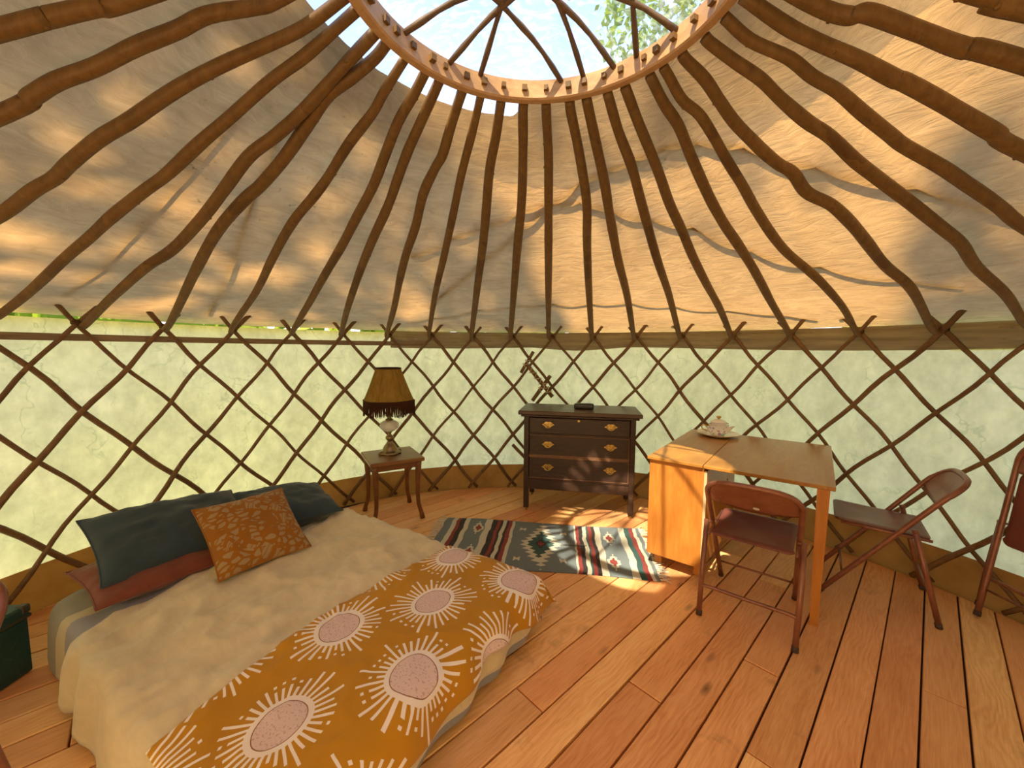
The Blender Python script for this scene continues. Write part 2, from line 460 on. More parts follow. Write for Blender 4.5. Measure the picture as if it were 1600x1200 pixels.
# ------------------------------------------------------------------ crown ring
cr = thing('crown_ring', 'round wooden crown ring with bent dome sticks in the roof centre', 'roof ring', (KX, KY, 0))
mb = MB(); n = 96; RI, RO = .572, .612; Z0, Z1 = 2.475, 2.552
prof = [(RI, Z0 + .006), (RI + .006, Z0), (RO - .006, Z0), (RO, Z0 + .006), (RO, Z1), (RI, Z1)]
vs_ = [(r_ * sin(2 * pi * k / n), r_ * cos(2 * pi * k / n), z) for k in range(n) for r_, z in prof]
mb.add(vs_, [(k * 6 + i, k * 6 + (i + 1) % 6, ((k + 1) % n) * 6 + (i + 1) % 6, ((k + 1) % n) * 6 + i) for k in range(n) for i in range(6)])
part('rim', mb, M_ring, cr, True).modifiers.new('edges', 'EDGE_SPLIT').split_angle = radians(40)
def rib(p, q):
    p, q = Vector(p), Vector(q); d = (q - p)
    # extend the chord to the ring on both sides
    def hit(sg):
        a = d.dot(d); b = 2 * p.dot(d); c = p.dot(p) - .575 ** 2; s = sqrt(max(0, b * b - 4 * a * c)); return (-b + sg * s) / (2 * a)
    t0, t1 = hit(-1), hit(1); out = []
    for k in range(17):
        t = t0 + (t1 - t0) * k / 16; x = p + d * t; r_ = x.length
        out.append((x.x + .002 * sin(k), x.y + .002 * sin(k * 1.7), 2.540 + .235 * (1 - (r_ / .575) ** 2)))
    return out
for p, q in (((-.521, .312), (-.37, .309)), ((-.374, .474), (-.154, .371)), ((-.239, .552), (-.142, .373)), ((.150, .590), (-.106, .377)),
             ((.224, .560), (.093, .378)), ((.363, .500), (.121, .374)), ((.391, .418), (.343, .316))):
    mb = MB(); pts = rib(p, q); mb.tube(pts, [.0105 + .0018 * sin(k * 2.1) for k in range(len(pts))], 7)
    part('dome_stick', mb, M_rib, cr, True)

# ------------------------------------------------------------------ roof poles
POLES = {
-4: [(1.31, 0.060), (1.21, 0.063), (1.12, 0.069), (1.05, 0.076)],
-3: [(1.52, 0.049), (1.42, 0.037), (1.34, 0.028), (1.24, 0.037), (1.13, 0.034), (1.02, 0.038), (0.93, 0.034), (0.82, 0.066), (0.77, 0.074)],
-2: [(1.92, 0.068), (1.76, 0.057), (1.67, 0.057), (1.58, 0.040), (1.45, 0.026), (1.34, 0.028), (1.21, 0.021), (1.10, 0.023), (0.97, 0.037), (0.85, 0.055), (0.74, 0.065)],
-1: [(2.58, 0.068), (2.35, 0.069), (2.10, 0.053), (1.93, 0.051), (1.76, 0.042), (1.59, 0.040), (1.47, 0.044), (1.29, 0.035), (1.15, 0.032), (0.94, 0.020), (0.81, 0.025), (0.68, 0.022)],
0: [(2.59, 0.011), (2.35, 0.011), (2.07, 0.025), (1.89, 0.059), (1.66, 0.053), (1.44, 0.030), (1.25, 0.011), (1.11, 0.030), (0.96, 0.036), (0.83, 0.032), (0.72, 0.027)],
1: [(2.58, -0.012), (2.34, -0.036), (2.01, -0.075), (1.79, -0.098), (1.63, -0.100), (1.45, -0.082), (1.36, -0.066), (1.18, -0.056), (1.00, -0.061), (0.86, -0.064), (0.76, -0.035), (0.66, -0.011)],
2: [(2.54, -0.039), (2.14, -0.030), (1.82, -0.048), (1.51, -0.056), (1.32, -0.033), (1.19, -0.022), (1.00, -0.022), (0.83, -0.008), (0.73, -0.013)],
3: [(2.57, -0.018), (2.19, -0.002), (1.86, 0.006), (1.60, 0.016), (1.38, 0.017), (1.16, 0.017), (0.97, -0.001), (0.81, -0.015), (0.69, -0.007)],
4: [(2.59, -0.036), (2.19, -0.059), (1.82, -0.065), (1.52, -0.059), (1.25, -0.044), (1.07, -0.047), (0.93, -0.048), (0.80, -0.040), (0.67, -0.032)],
5: [(2.60, -0.038), (2.24, -0.038), (1.84, -0.056), (1.58, -0.060), (1.35, -0.049), (1.13, -0.055), (0.97, -0.033), (0.89, -0.016), (0.75, -0.017)],
6: [(2.55, -0.045), (2.00, -0.055), (1.55, -0.043), (1.26, -0.038), (0.98, -0.036), (0.76, -0.024)],
7: [(2.59, -0.024), (1.95, -0.024), (1.49, -0.020), (1.20, -0.025), (0.94, -0.033), (0.76, -0.022)],
8: [(2.55, -0.028), (1.94, -0.015), (1.50, -0.005), (1.12, 0.007), (0.82, -0.000), (0.66, -0.009)],
9: [(2.55, -0.041), (1.65, -0.017), (1.12, -0.002), (0.86, 0.005), (0.69, 0.001)],
10: [(2.55, -0.014), (1.92, 0.006), (1.46, 0.026), (1.17, 0.047), (0.96, 0.040), (0.79, 0.027), (0.67, 0.014)],
11: [(2.55, -0.016), (2.02, -0.003), (1.62, -0.014), (1.28, -0.009), (1.04, -0.001), (0.82, -0.004), (0.67, -0.005)],
12: [(2.57, -0.013), (2.05, 0.001), (1.62, -0.008), (1.22, -0.001), (0.97, 0.004), (0.79, -0.008)],
13: [(2.59, -0.004), (2.24, -0.003), (1.96, -0.022), (1.66, -0.038), (1.44, -0.038), (1.25, -0.042), (1.07, -0.032), (0.95, -0.029), (0.78, -0.029)],
14: [(2.57, 0.009), (2.23, 0.000), (1.88, -0.003), (1.61, -0.016), (1.45, -0.028), (1.25, -0.031), (1.03, -0.019), (0.86, -0.003), (0.75, -0.013)],
15: [(2.59, 0.008), (2.33, 0.021), (2.08, 0.000), (1.93, -0.027), (1.76, -0.064), (1.59, -0.075), (1.41, -0.070), (1.25, -0.056), (1.10, -0.049), (0.95, -0.036), (0.85, -0.035), (0.77, -0.057), (0.67, -0.050)],
16: [(2.59, -0.016), (2.22, 0.029), (2.00, 0.004), (1.79, 0.009), (1.65, 0.008), (1.51, -0.006), (1.40, -0.048), (1.28, -0.040), (1.21, -0.061), (1.13, -0.073), (1.06, -0.077), (0.95, -0.080), (0.84, -0.069), (0.75, -0.059), (0.66, -0.065)],
17: [(2.59, -0.052), (2.33, -0.015), (2.10, -0.016), (1.93, 0.010), (1.80, 0.007), (1.63, -0.004), (1.44, -0.020), (1.33, -0.029), (1.19, -0.029), (1.09, -0.043), (0.96, -0.045), (0.86, -0.041), (0.76, -0.054), (0.66, -0.063)],
18: [(1.90, -0.077), (1.77, -0.070), (1.63, -0.068), (1.50, -0.069), (1.36, -0.084), (1.29, -0.081), (1.17, -0.074), (1.05, -0.061), (0.96, -0.067), (0.86, -0.061), (0.74, -0.084)],
19: [(1.56, -0.121), (1.45, -0.110), (1.29, -0.102), (1.15, -0.100), (1.12, -0.104), (1.00, -0.100), (0.88, -0.107), (0.78, -0.107)],
20: [(1.29, -0.107), (1.16, -0.123), (1.05, -0.118), (0.92, -0.115), (0.89, -0.138), (0.81, -0.141)],
21: [(1.21, -0.167), (1.11, -0.154), (1.04, -0.146)],
}
ORD = 'zeroth first second third fourth fifth sixth seventh eighth ninth tenth eleventh twelfth thirteenth fourteenth fifteenth sixteenth seventeenth eighteenth nineteenth'.split()
SHAPE = {15: 'sharply crooked', 16: 'heavy kinked', 17: 'long swan-necked', 10: 'slender wavering', 1: 'bowed', 0: 'thick snaking', 9: 'nearly straight', 13: 'evenly curving'}
for i in range(-6, 24):
    rnd = random.Random(100 + i); a0 = knot(i)
    tr = POLES.get(i, [(1.9, rnd.uniform(-.05, .05)), (1.3, rnd.uniform(-.05, .05))])
    if tr[0][0] < 2.4: tr = [(2.60, 0.0)] + ([(2.2, tr[0][1] * .7)] if tr[0][0] < 1.95 else []) + tr
    else: tr = [(2.665, tr[0][1] * .8)] + tr
    # ring end: the angle in the ring, about its own centre
    re_ = .612 + .021 * sin(a0); tr = tr + [(re_, tr[-1][1] * re_ / tr[-1][0])]
    pts = [(r_, d, 0) for r_, d in tr]
    cur = catmull(pts, 5); out = []; rad = []
    base = rnd.uniform(.92, 1.08)
    for k, p in enumerate(cur):
        r_ = p.x; a = a0 + p.y / r_
        t = (2.66 - r_) / 2.05
        q = pol(a, r_, cone_z(r_) - .05 + .006 * noise.noise(Vector((r_ * 3, i * 7.1, 0))))
        
        out.append(q); rad.append(base * (.90 - .012 * abs(i - 9)) * (.0195 + .0105 * sin(pi * min(1, max(0, t) * .80 + .08)) + .0022 * noise.noise(Vector((r_ * 7, i * 3.3, 5)))))
    mb = MB(); mb.tube(out, rad, 9)
    for k in range(3):                                          # knots on the pole
        j = rnd.randrange(4, len(out) - 4); d = (out[j + 1] - out[j]).normalized(); ang = rnd.uniform(0, 6.28)
        s1 = d.cross(Vector((0, 0, 1))).normalized(); dn = (s1 * cos(ang) - Vector((0, 0, 1)) * abs(sin(ang)))
        mb.tube([out[j] + dn * rad[j] * .7, out[j] + dn * rad[j] * 1.12], [.009, .005], 6)
    o = part('roof_pole', mb, M_pole, None, True)
    if i == 5: lab = 'crooked peeled roof pole ending just above the fringed lamp'
    else: lab = '%s peeled roof pole, %s to the %s of the pole above the lamp' % (SHAPE.get(i, 'crooked'), ORD[abs(i - 5)], 'left' if i < 5 else 'right')
    tag(o, lab, 'roof pole', 'peeled poles under the roof canvas')
    # squared tenon through the ring
    d = Vector((KX, KY, 0)) - Vector((out[-1].x, out[-1].y, 0)); d.normalize(); s1 = Vector((-d.y, d.x, 0)); zc = 2.513
    c0 = Vector((KX, KY, zc)) - d * .63; c1 = Vector((KX, KY, zc + .004)) - d * (.560 - rnd.uniform(0, .010))
    hw = rnd.uniform(.0085, .0115); mb = MB()
    vs_ = [c + s1 * a * hw + Vector((0, 0, b * hw)) for c in (c0, c1) for a, b in ((-1, -1), (1, -1), (1, 1), (-1, 1))]
    mb.add(vs_, [(0, 1, 2, 3), (7, 6, 5, 4), (0, 4, 5, 1), (1, 5, 6, 2), (2, 6, 7, 3), (3, 7, 4, 0)])
    part('tenon', mb, M_pole, o)

# ------------------------------------------------------------------ lattice wall
lat = thing('lattice_wall', 'brown wooden trellis of crossing sticks lining the round wall', 'lattice', (CX, CY, 0))
inv = Matrix.Translation((-CX, -CY, 0))
ZT, ZB = 1.535, .055
for i in range(-8, 27):
    for sg in (-1, 1):                                          # -1: foot to the left (inner layer), 1: foot to the right (outer)
        rnd = random.Random(i * 2 + sg * 1000)
        rad0 = R - .012 if sg < 0 else R + .010
        pts = []; rr = []
        K = 24; t0, t1 = -.058 - rnd.uniform(0, .022), 1.035
        ph1, ph2 = rnd.uniform(0, 6.28), rnd.uniform(0, 6.28)
        for k in range(K + 1):
            t = t0 + (t1 - t0) * k / K
            a = knot(i) + sg * 3 * ST * t
            a += (.0032 * sin(t * 11 + ph1) + .0028 * sin(t * 23 + ph2)) * smooth(0, .12, t)
            z = max(.008, ZT + (ZB - ZT) * t)
            pts.append(inv @ pol(a, rad0 + .004 * sin(t * 9 + ph2) - .35 * max(0, z - ZT), z))
            rr.append((.0142 + .0022 * sin(ph1 + t * 3)) * (1 + .07 * noise.noise(Vector((t * 12, i, sg)))))
        mb = MB(); mb.tube(pts, rr, 7)
        part('lath', mb, M_lath, lat, True)
    # lashing at the pole foot
    mb = MB(); c = inv @ pol(knot(i), R - .012, ZT + .004); d = (inv @ pol(knot(i), R, 0)); d.z = 0; d.normalize(); s1 = Vector((d.y, -d.x, 0))
    for k in range(3):
        for q in (1, -1):
            ax = (s1 * .62 * q + Vector((0, 0, .78))).normalized(); nb = d.cross(ax).normalized()
            cc = c + ax * (k - 1) * .007 + d * .010
            mb.tube([cc + (nb * cos(t_ * pi / 4) * .021 + d * sin(t_ * pi / 4) * .031) for t_ in range(8)], .0032, 5, closed=True)
    part('lashing', mb, M_dtwine, lat, True)
# mended place above the dresser: splints bound on with cord
for p, q, r0 in (((.210, 3.868, 1.388), (.088, 3.872, 1.178), .0135), ((.132, 3.870, 1.277), (.401, 3.848, .943), .0165), ((.379, 3.852, 1.152), (.206, 3.866, .901), .0155), ((.010, 3.874, .450), (.150, 3.870, .305), .0135)):
    p, q = inv @ Vector(p), inv @ Vector(q); pr = [p.lerp(q, k / 6) + Vector((0, .003 * sin(k * 2), 0)) for k in range(7)]
    mb = MB(); mb.tube(pr, r0 * 1.25, 7); part('splint', mb, M_lath, lat, True)
def binding(p, q, n, rad):
    p, q = inv @ Vector(p), inv @ Vector(q); ax = (q - p).normalized(); nb = Vector((0, 1, 0)); s1 = ax.cross(nb).normalized(); mb = MB()
    for k in range(n):
        cc = p.lerp(q, (k + .5) / n)
        tilt = .6 if k % 2 else -.6
        mb.tube([cc + s1 * rad * cos(t * pi / 5) + nb * rad * 1.2 * sin(t * pi / 5) + ax * rad * tilt * cos(t * pi / 5) for t in range(10)], .0034, 5, closed=True)
    part('binding', mb, M_twine, lat, True)
binding((.165, 3.872, 1.31), (.120, 3.874, 1.235), 4, .030)
binding((.175, 3.868, 1.225), (.290, 3.860, 1.08), 5, .027)
binding((.310, 3.858, 1.06), (.375, 3.852, .985), 4, .032)
binding((.340, 3.856, 1.09), (.270, 3.862, .995), 4, .028)

# ------------------------------------------------------------------ ropes and straps lying on the roof outside
def on_roof(name, pts, label, cat, r, mat, flat=1.0):
    q = []
    for p in pts:
        v = Vector(p); d = hypot(v.x - CX, v.y - CY); v.z = cone_z(d) + .012 + .062 * smooth(2.15, 2.72, d) + r * .8 + .006; q.append(v)
    mb = MB(); mb.tube(catmull(q, 4), r, 6); o = part(name, mb, mat, None, True); tag(o, label, cat, 'ropes and straps over the roof'); return o
M_rope = Mat('rope').pbr((.26, .20, .13), .9, spec=.1)
on_roof('tie_rope', [(-.72, 3.36, 0), (-.516, 3.172, 0), (-.174, 2.835, 0), (.015, 2.643, 0), (.188, 2.455, 0), (.403, 2.225, 0), (.584, 2.089, 0), (.751, 1.937, 0), (.9, 1.858, 0), (.995, 1.829, 0), (1.094, 1.814, 0), (1.222, 1.79, 0), (1.502, 1.703, 0), (1.823, 1.593, 0), (2.2, 1.45, 0)],
        'highest rope over the roof, its shadow arching up to the crown', 'rope', .016, M_rope)
on_roof('tie_rope', [(-.7, 2.74, 0), (-.43, 2.654, 0), (-.203, 2.569, 0), (.013, 2.494, 0), (.199, 2.402, 0), (.433, 2.373, 0), (.599, 2.399, 0), (.809, 2.386, 0), (1.123, 2.37, 0), (1.284, 2.377, 0), (1.461, 2.368, 0), (1.63, 2.335, 0), (1.95, 2.22, 0), (2.3, 2.02, 0)],
        'middle rope over the roof, its shadow crossing half way up', 'rope', .014, M_rope)
on_roof('tie_rope', [(-.948, 3.635, 0), (-.589, 3.606, 0), (-.277, 3.504, 0), (.024, 3.45, 0), (.594, 3.363, 0), (.907, 3.259, 0), (1.28, 3.176, 0), (1.509, 3.125, 0), (1.988, 2.942, 0), (2.2, 2.84, 0)],
        'lowest rope over the roof, its shadow just above the rim', 'rope', .012, M_rope)
on_roof('roof_strap', [(-1.0, 1.72, 0), (-1.173, 1.875, 0), (-1.364, 2.06, 0), (-1.648, 2.328, 0), (-1.91, 2.565, 0), (-2.132, 2.761, 0)],
        'strap running down the roof above the blue pillows', 'strap', .012, M_rope)
on_roof('roof_strap', [(-1.05, 1.56, 0), (-1.22, 1.632, 0), (-1.409, 1.712, 0), (-1.715, 1.837, 0), (-2.021, 1.964, 0), (-2.369, 2.089, 0)],
        'strap running down the roof towards the green trunk', 'strap', .010, M_rope)

# ------------------------------------------------------------------ trees outside
def leaves(c, rx, ry, rz, n, size, seed, hollow=.0):
    rnd = random.Random(seed); vs = []; fs = []
    for k in range(n):
        while True:
            p = Vector((rnd.uniform(-1, 1), rnd.uniform(-1, 1), rnd.uniform(-1, 1)))
            if hollow < p.length < 1: break
        q = Vector(c) + Vector((p.x * rx, p.y * ry, p.z * rz)); s = size * rnd.uniform(.5, 1.2)
        a = Vector((rnd.gauss(0, 1), rnd.gauss(0, 1), rnd.gauss(0, 1))).normalized(); b = a.cross(Vector((rnd.gauss(0, 1), rnd.gauss(0, 1), rnd.gauss(0, 1)))).normalized()
        o = len(vs); vs += [q - a * s * .5, q + b * s * .28, q + a * s * .5, q - b * s * .28]; fs.append((o, o + 1, o + 2, o + 3))
    return vs, fs
mb = MB()
for k in range(20):
    a = 2 * pi * (k + .3) / 20; rr_ = 9.5 + 1.6 * sin(k * 2.3)
    mb.add(*leaves((CX + rr_ * sin(a), CY + rr_ * cos(a), 2.6), 2.1, 2.1, 3.0, 420, .75, k))
# branches leaning over the roof towards the sun side, and beside it
RT = Vector((.875, -.484, 0)); UPV = SUN.cross(RT).normalized() * -1
ctr = Vector((CX, CY, 2.0)) + SUN * 12.0
base_r = RT.dot(Vector((CX, CY, 0)))
def over(rt, up, rx, ry, n, size, seed):
    rnd = random.Random(seed); vs = []; fs = []
    for k in range(n):
        while True:
            x, y = rnd.uniform(-1, 1), rnd.uniform(-1, 1)
            if x * x + y * y < 1: break
        q = ctr + RT * (rt - base_r + x * rx) + UPV * (up + y * ry) + SUN * rnd.uniform(-1.6, 1.6)
        s = size * rnd.uniform(.5, 1.3)
        a = Vector((rnd.gauss(0, 1), rnd.gauss(0, 1), rnd.gauss(0, 1))).normalized(); b = a.cross(Vector((rnd.gauss(0, 1), rnd.gauss(0, 1), rnd.gauss(0, 1)))).normalized()
        o = len(vs); vs += [q - a * s * .5, q + b * s * .3, q + a * s * .5, q - b * s * .3]; fs.append((o, o + 1, o + 2, o + 3))
    return vs, fs
mb.add(*over(-2.32, 0, 1.12, 2.9, 1750, .30, 51))
mb.add(*over(2.45, 0, 1.85, 3.2, 2500, .30, 52))
mb.add(*over(-.4, .3, 1.4, 1.6, 240, .20, 53))
mb.add(*leaves((4.4, 9.2, 9.0), 2.6, 2.0, 2.8, 3200, .26, 77))
mb.add(*leaves((1.4, 11.5, 13.0), 1.8, 1.6, 1.6, 500, .26, 78))
tr_ = part('surrounding_foliage', mb, M_leaf, None)
tag(tr_, 'green woodland foliage around the yurt, glimpsed through the clear dome', 'foliage', kind='stuff')

# ------------------------------------------------------------------ bed
TOP = .245; A0, A1, B0, B1 = -2.60, -.930, .345, 1.605
def drape(a, b, off, seed, rr=.035, wr=1.0, fl=.10, a1=A1, b0=B0, b1=B1, zmin=.004, flat_head=True):
    da = max(0, a - a1); db = max(0, b - b1); dc = max(0, b0 - b)
    oa, ob, oc = (rr * (1 - exp(-d / rr)) for d in (da, db, dc))
    dn = max(da - oa, db - ob, dc - oc) * .8 + .2 * hypot(da - oa, max(db - ob, dc - oc))
    fold = .014 * wr * sin(b * 21 + 2 * sin(b * 5)) * min(1, da / .12) + .0
    fold2 = .014 * wr * sin(a * 19 + 2 * sin(a * 6)) * min(1, max(db, dc) / .12)
    x = min(a, a1) + oa + fold + (dn * fl + off) * min(1, da / .04)
    y = min(max(b, b0), b1) + ob - oc + (fold2 + dn * fl + off) * (min(1, db / .04) - min(1, dc / .04))
    edge = min(1, max(0, (a1 - a) / .3 + .3)) 
    puff = .012 * (1 - ((a - (A0 + A1) / 2) / .95) ** 4) * (1 - ((b - .98) / .78) ** 4)
    n1 = (fbm(a * 2.6 + seed, b * 2.1, seed) * .024 + (.45 - abs(fbm(a * 3.6 + 2.4 * b, b * 2.4 - a * 1.4, seed + 4)) ** .6) * .034) * (1 - .7 * smooth(-1.6, -1.3, a))
    z = TOP + off + puff + n1 * wr - dn
    return bed(x, y, max(zmin + off * .2, z))
M_mattress = Mat('mattress_ticking').pbr((.55, .52, .48), .9)
mt = thing('mattress', 'low mattress on the floor under the cream bedding', 'mattress')
mb = MB(); Mx = Matrix(((E1.x, E2.x, 0, 0), (E1.y, E2.y, 0, 0), (0, 0, 1, 0), (0, 0, 0, 1)))
mb.box((A0 + A1) / 2, (B0 + B1) / 2, .118, A1 - A0 - .02, B1 - B0 - .02, .232, .05, Mx)
part('core', mb, M_mattress, mt, True)
mb = MB(); mb.tube([Mx @ Vector(p) for p in ((A0 + .06, B0 + .02, .226), (A1 - .06, B0 + .02, .226), (A1 - .02, B0 + .06, .226), (A1 - .02, B1 - .06, .226), (A1 - .06, B1 - .02, .226), (A0 + .06, B1 - .02, .226), (A0 + .02, B1 - .06, .226), (A0 + .02, B0 + .06, .226))], .007, 6, closed=True)
part('piping', mb, M_mattress, mt, True)

def cloth_obj(name, mat, a0, a1, b0, b1, na, nb, off, seed, label, cat, wr=1.0, thick=.006, hem=None, fl=.10, zmin=.004):
    def f(i, j):
        a = a0 + (a1 - a0) * i; b = b0 + (b1 - b0) * j
        if hem: a, b = hem(a, b, i, j)
        return drape(a, b, off, seed, wr=wr, fl=fl, zmin=zmin)
    mb = MB(); mb.grid(f, na, nb, uv=lambda i, j: (a0 + (a1 - a0) * i, b0 + (b1 - b0) * j))
    o = part(name, mb, mat, None, True); solid(o, thick, 1.0); return tag(o, label, cat)

def sheet_mat():
    m = Mat('striped_sheet'); x, y, z = m.sep(m.uvs()); f = m.noise(m.uvs(), 160, 2)
    s1 = x.between(-2.44, -2.365); s2 = x.gt(-2.365)
    col = m.mix(s1, (0.2805, 0.2635, 0.221), (0.527, 0.459, 0.306)); col = m.mix(s2, col, (0.306, 0.306, 0.357))
    return m.pbr(col, .9, 0, m.bump(f, .3, .002), .1, .2)
cloth_obj('striped_sheet', sheet_mat(), A0 - .03, A1 + .24, B0 - .275, B1 + .22, 90, 84, .006, 5, 'grey striped bottom sheet showing at the head of the bed', 'sheet', 1.0, thick=.004, fl=.06)
def fleece_mat():
    m = Mat('cream_fleece'); co = m.uvs(); n = m.noise(co, 4.0, 5, .6); f = m.noise(co, 300, 2); l = m.noise(m.mapping(co, (1, 3, 1)), 9, 4, .6, 1)
    return m.pbr(m.ramp(n * .6 + l * .4, (.32, (0.5734, 0.4774, 0.3055)), (.68, (0.7564, 0.6448, 0.4355))), .95, 0, m.bump(f * .5 + l * .6, .4, .006), .1, .5)
def hem_b(a, b, i, j):
    return (a + (.155 - .145 * max(0, b - .45) + .012 * sin(b * 7)) * (1 - i) ** 2, b)
cloth_obj('cream_blanket', fleece_mat(), -2.40, A1 + .20, B0 - .262, B1 + .19, 110, 100, .017, 5, 'wrinkled cream fleece blanket spread over the mattress', 'blanket', 1.0, hem=hem_b, fl=.12)

def sun_mat():
    m = Mat('sun_print'); x, y, z = m.sep(m.uvs())
    f = m.noise(m.uvs(), 220, 2); big = m.noise(m.uvs(), 3, 3)
    base = m.ramp(big, (.3, (.47, .215, .011)), (.7, (.55, .26, .016)))
    white = None; disc_ = None; line = None; speck = m.noise(m.uvs(), 130, 2).gt(.60)
    for ox, oy in ((-1.362, 1.552), (-1.170, 1.210)):
        sx, sy = .402, .668
        px = (x - ox) / sx + .5; py = (y - oy) / sy + .5
        cx_, cy_ = px.floor(), py.floor()
        qx = (px.fract() - .5) * sx; qy = (py.fract() - .5) * sy
        wob = m.noise(m.uvs(), 7, 2) - .5
        r_ = (qx * qx * 1.18 + qy * qy * .88).sqrt() + wob * .010
        th = qx.atan2(qy)
        k = th * (34 / (2 * pi)) + wob * .30
        wn = m.node('ShaderNodeTexWhiteNoise', noise_dimensions='3D'); m.L.new(m.comb(k.floor(), cx_ + 5.0, cy_ + 9.0), wn.inputs['Vector'])
        rv = X(m.nt, wn.outputs['Value'])
        w_ = (k.fract() - .5).abs() * r_ * (2 * pi / 34)
        long_ = rv.gt(.45); r2 = .118 + rv * .082
        ray = w_.lt(.0047) * r_.lt(r2) * r_.gt(.09)
        dot = w_.lt(.0055) * (r_ - r2).between(.016, .026) * rv.lt(.34)
        halo = r_.lt(.094)
        wv = (ray + dot + halo).clamp(); dd = r_.lt(.076); ll = r_.between(.0735, .0765)
        white = wv if white is None else white.mx(wv); disc_ = dd if disc_ is None else disc_.mx(dd); line = ll if line is None else line.mx(ll)
    col = m.mix(white, base, (.88, .79, .74)); col = m.mix(disc_, col, (.72, .55, .54)); col = m.mix(disc_ * speck * .6, col, (.42, .24, .26)); col = m.mix(line, col, (.28, .12, .06))
    return m.pbr(col, .9, 0, m.bump(f, .2, .002), .1, .2)
def hem_t(a, b, i, j):
    return (a + .02 * sin(b * 5) * (1 - i) ** 2 + .018 * sin(b * 9) * i ** 4 + .07 * (1 - j) ** 4 * (1 - i) + .06 * (j ** 8) * i, b)
cloth_obj('sun_throw', sun_mat(), -1.475, A1 + .135, B0 - .03, B1 + .15, 80, 140, .028, 5, 'mustard throw printed with white and pink suns across the foot of the bed', 'throw', 1.0, hem=hem_t, fl=.35)

def pillow(name, W, H, T, mat, M, label, cat, seed, soft=.1, ears=.06, slump=0.0, piping=None):
    mb = MB(); nu, nv = 34, 26
    def f(sg):
        def g_(i, j):
            a, b = i * 2 - 1, j * 2 - 1
            ea = 1 - ears * (1 - b * b) ** 1 * abs(a) ** 3; eb = 1 - ears * (1 - a * a) * abs(b) ** 3
            th = T * .5 * (max(0, 1 - abs(a) ** 2.6) ** .55) * (max(0, 1 - abs(b) ** 2.6) ** .55)
            wr = soft * T * fbm(a * 1.8 + seed, b * 1.8, sg) + soft * .5 * T * abs(fbm(a * 4 + seed, b * 4, sg + 5))
            z = sg * (th + wr * min(1, th / (T * .2)))
            y = b * H / 2 * eb; x = a * W / 2 * ea
            z += slump * (-(b) ** 2) * .5
            return Vector((x, y, z))
        return g_
    mb.grid(f(1), nu, nv, uv=lambda i, j: (i * W, j * H))
    o0 = len(mb.v); mb.grid(f(-1), nu, nv, uv=lambda i, j: (i * W, j * H))
    mb.f = [q if max(q) < o0 else tuple(reversed(q)) for q in mb.f]
    rim = [f(1)(i / nu, 0) for i in range(nu)] + [f(1)(1, j / nv) for j in range(nv)] + [f(1)(1 - i / nu, 1) for i in range(nu)] + [f(1)(0, 1 - j / nv) for j in range(nv)]
    t = thing(name, label, cat, M=M)
    part('cover', mb, mat, t, True)
    m2 = MB(); m2.tube(rim, .0045, 5, closed=True); part('seam', m2, piping or mat, t, True)
    return t
def basis(c, xdir, ydir):
    x = Vector(xdir).normalized(); y = Vector(ydir); y = (y - x * y.dot(x)).normalized(); z = x.cross(y)
    return Matrix(((x.x, y.x, z.x, c[0]), (x.y, y.y, z.y, c[1]), (x.z, y.z, z.z, c[2]), (0, 0, 0, 1)))
def fabric(name, a, b, ns=6):
    m = Mat(name); co = m.coords(); n = m.noise(co, ns, 4, .6); f = m.noise(co, 260, 2)
    return m.pbr(m.ramp(n, (.3, a), (.7, b)), .85, 0, m.bump(n * 1.5 + f * .4, .3, .006), .2, .25)
M_blue = fabric('slate_cotton', (.030, .050, .066), (.048, .074, .095))
M_red = fabric('brick_cotton', (0.165, 0.0413, 0.0225), (0.24, 0.0675, 0.0375))
def bd(a, b, c): return E1 * a + E2 * b + Vector((0, 0, c))
pillow('pillow', .66, .44, .11, M_red, basis(bed(-2.49, .70, .322), bd(-.03, 1, -.03), bd(-.99, -.03, .06)), 'brick red pillow lying flat beneath the left slate pillow', 'pillow', 1)
pillow('pillow', .66, .42, .18, M_blue, basis(bed(-2.555, .745, .440), bd(-.04, 1, -.08), bd(-.86, -.04, .50)), 'slate blue pillow propped above the red one nearest the trunk', 'pillow', 2, piping=M_blue)
pillow('pillow', .62, .42, .18, M_blue, basis(bed(-2.595, 1.30, .375), bd(.14, .98, -.07), bd(-.95, .14, .22)), 'slate blue pillow behind the orange cushion near the lamp table', 'pillow', 3)
def floral_mat():
    m = Mat('orange_floral'); co = m.uvs()
    wv = m.node('ShaderNodeVectorMath', operation='ADD'); wm = m.node('ShaderNodeVectorMath', operation='SCALE')
    m.L.new(m.noise(co, 9, 2, .5, 0, True), wm.inputs[0]); wm.inputs[3].default_value = .05; m.L.new(co, wv.inputs[0]); m.L.new(wm.outputs[0], wv.inputs[1])
    d1 = m.vor(m.mapping(wv.outputs[0], (1, 1.5, 1), rot=(0, 0, .6)), 23, 'F1'); e1_ = m.vor(m.mapping(wv.outputs[0], (1, 1.5, 1), rot=(0, 0, .6)), 23, 'DISTANCE_TO_EDGE')
    e2_ = m.vor(m.mapping(wv.outputs[0], (1.6, 1, 1), rot=(0, 0, -.5)), 11, 'DISTANCE_TO_EDGE'); big = m.noise(co, 7, 2).gt(.53)
    vein = ((m.sep(m.mapping(wv.outputs[0], (1, 1, 1), rot=(0, 0, .5)))[0] * 330.0)._m('SINE')).gt(.55)
    small = e1_.gt(.17) * (1.0 - big); bigp = e2_.gt(.12) * big * (1.0 - vein * .7)
    col = m.mix((small + bigp).clamp(), (0.304, 0.1178, 0.0137), (0.3572, 0.2394, 0.114))
    return m.pbr(col, .9, 0, m.bump(m.noise(co, 200, 2), .3, .002), .1, .2)
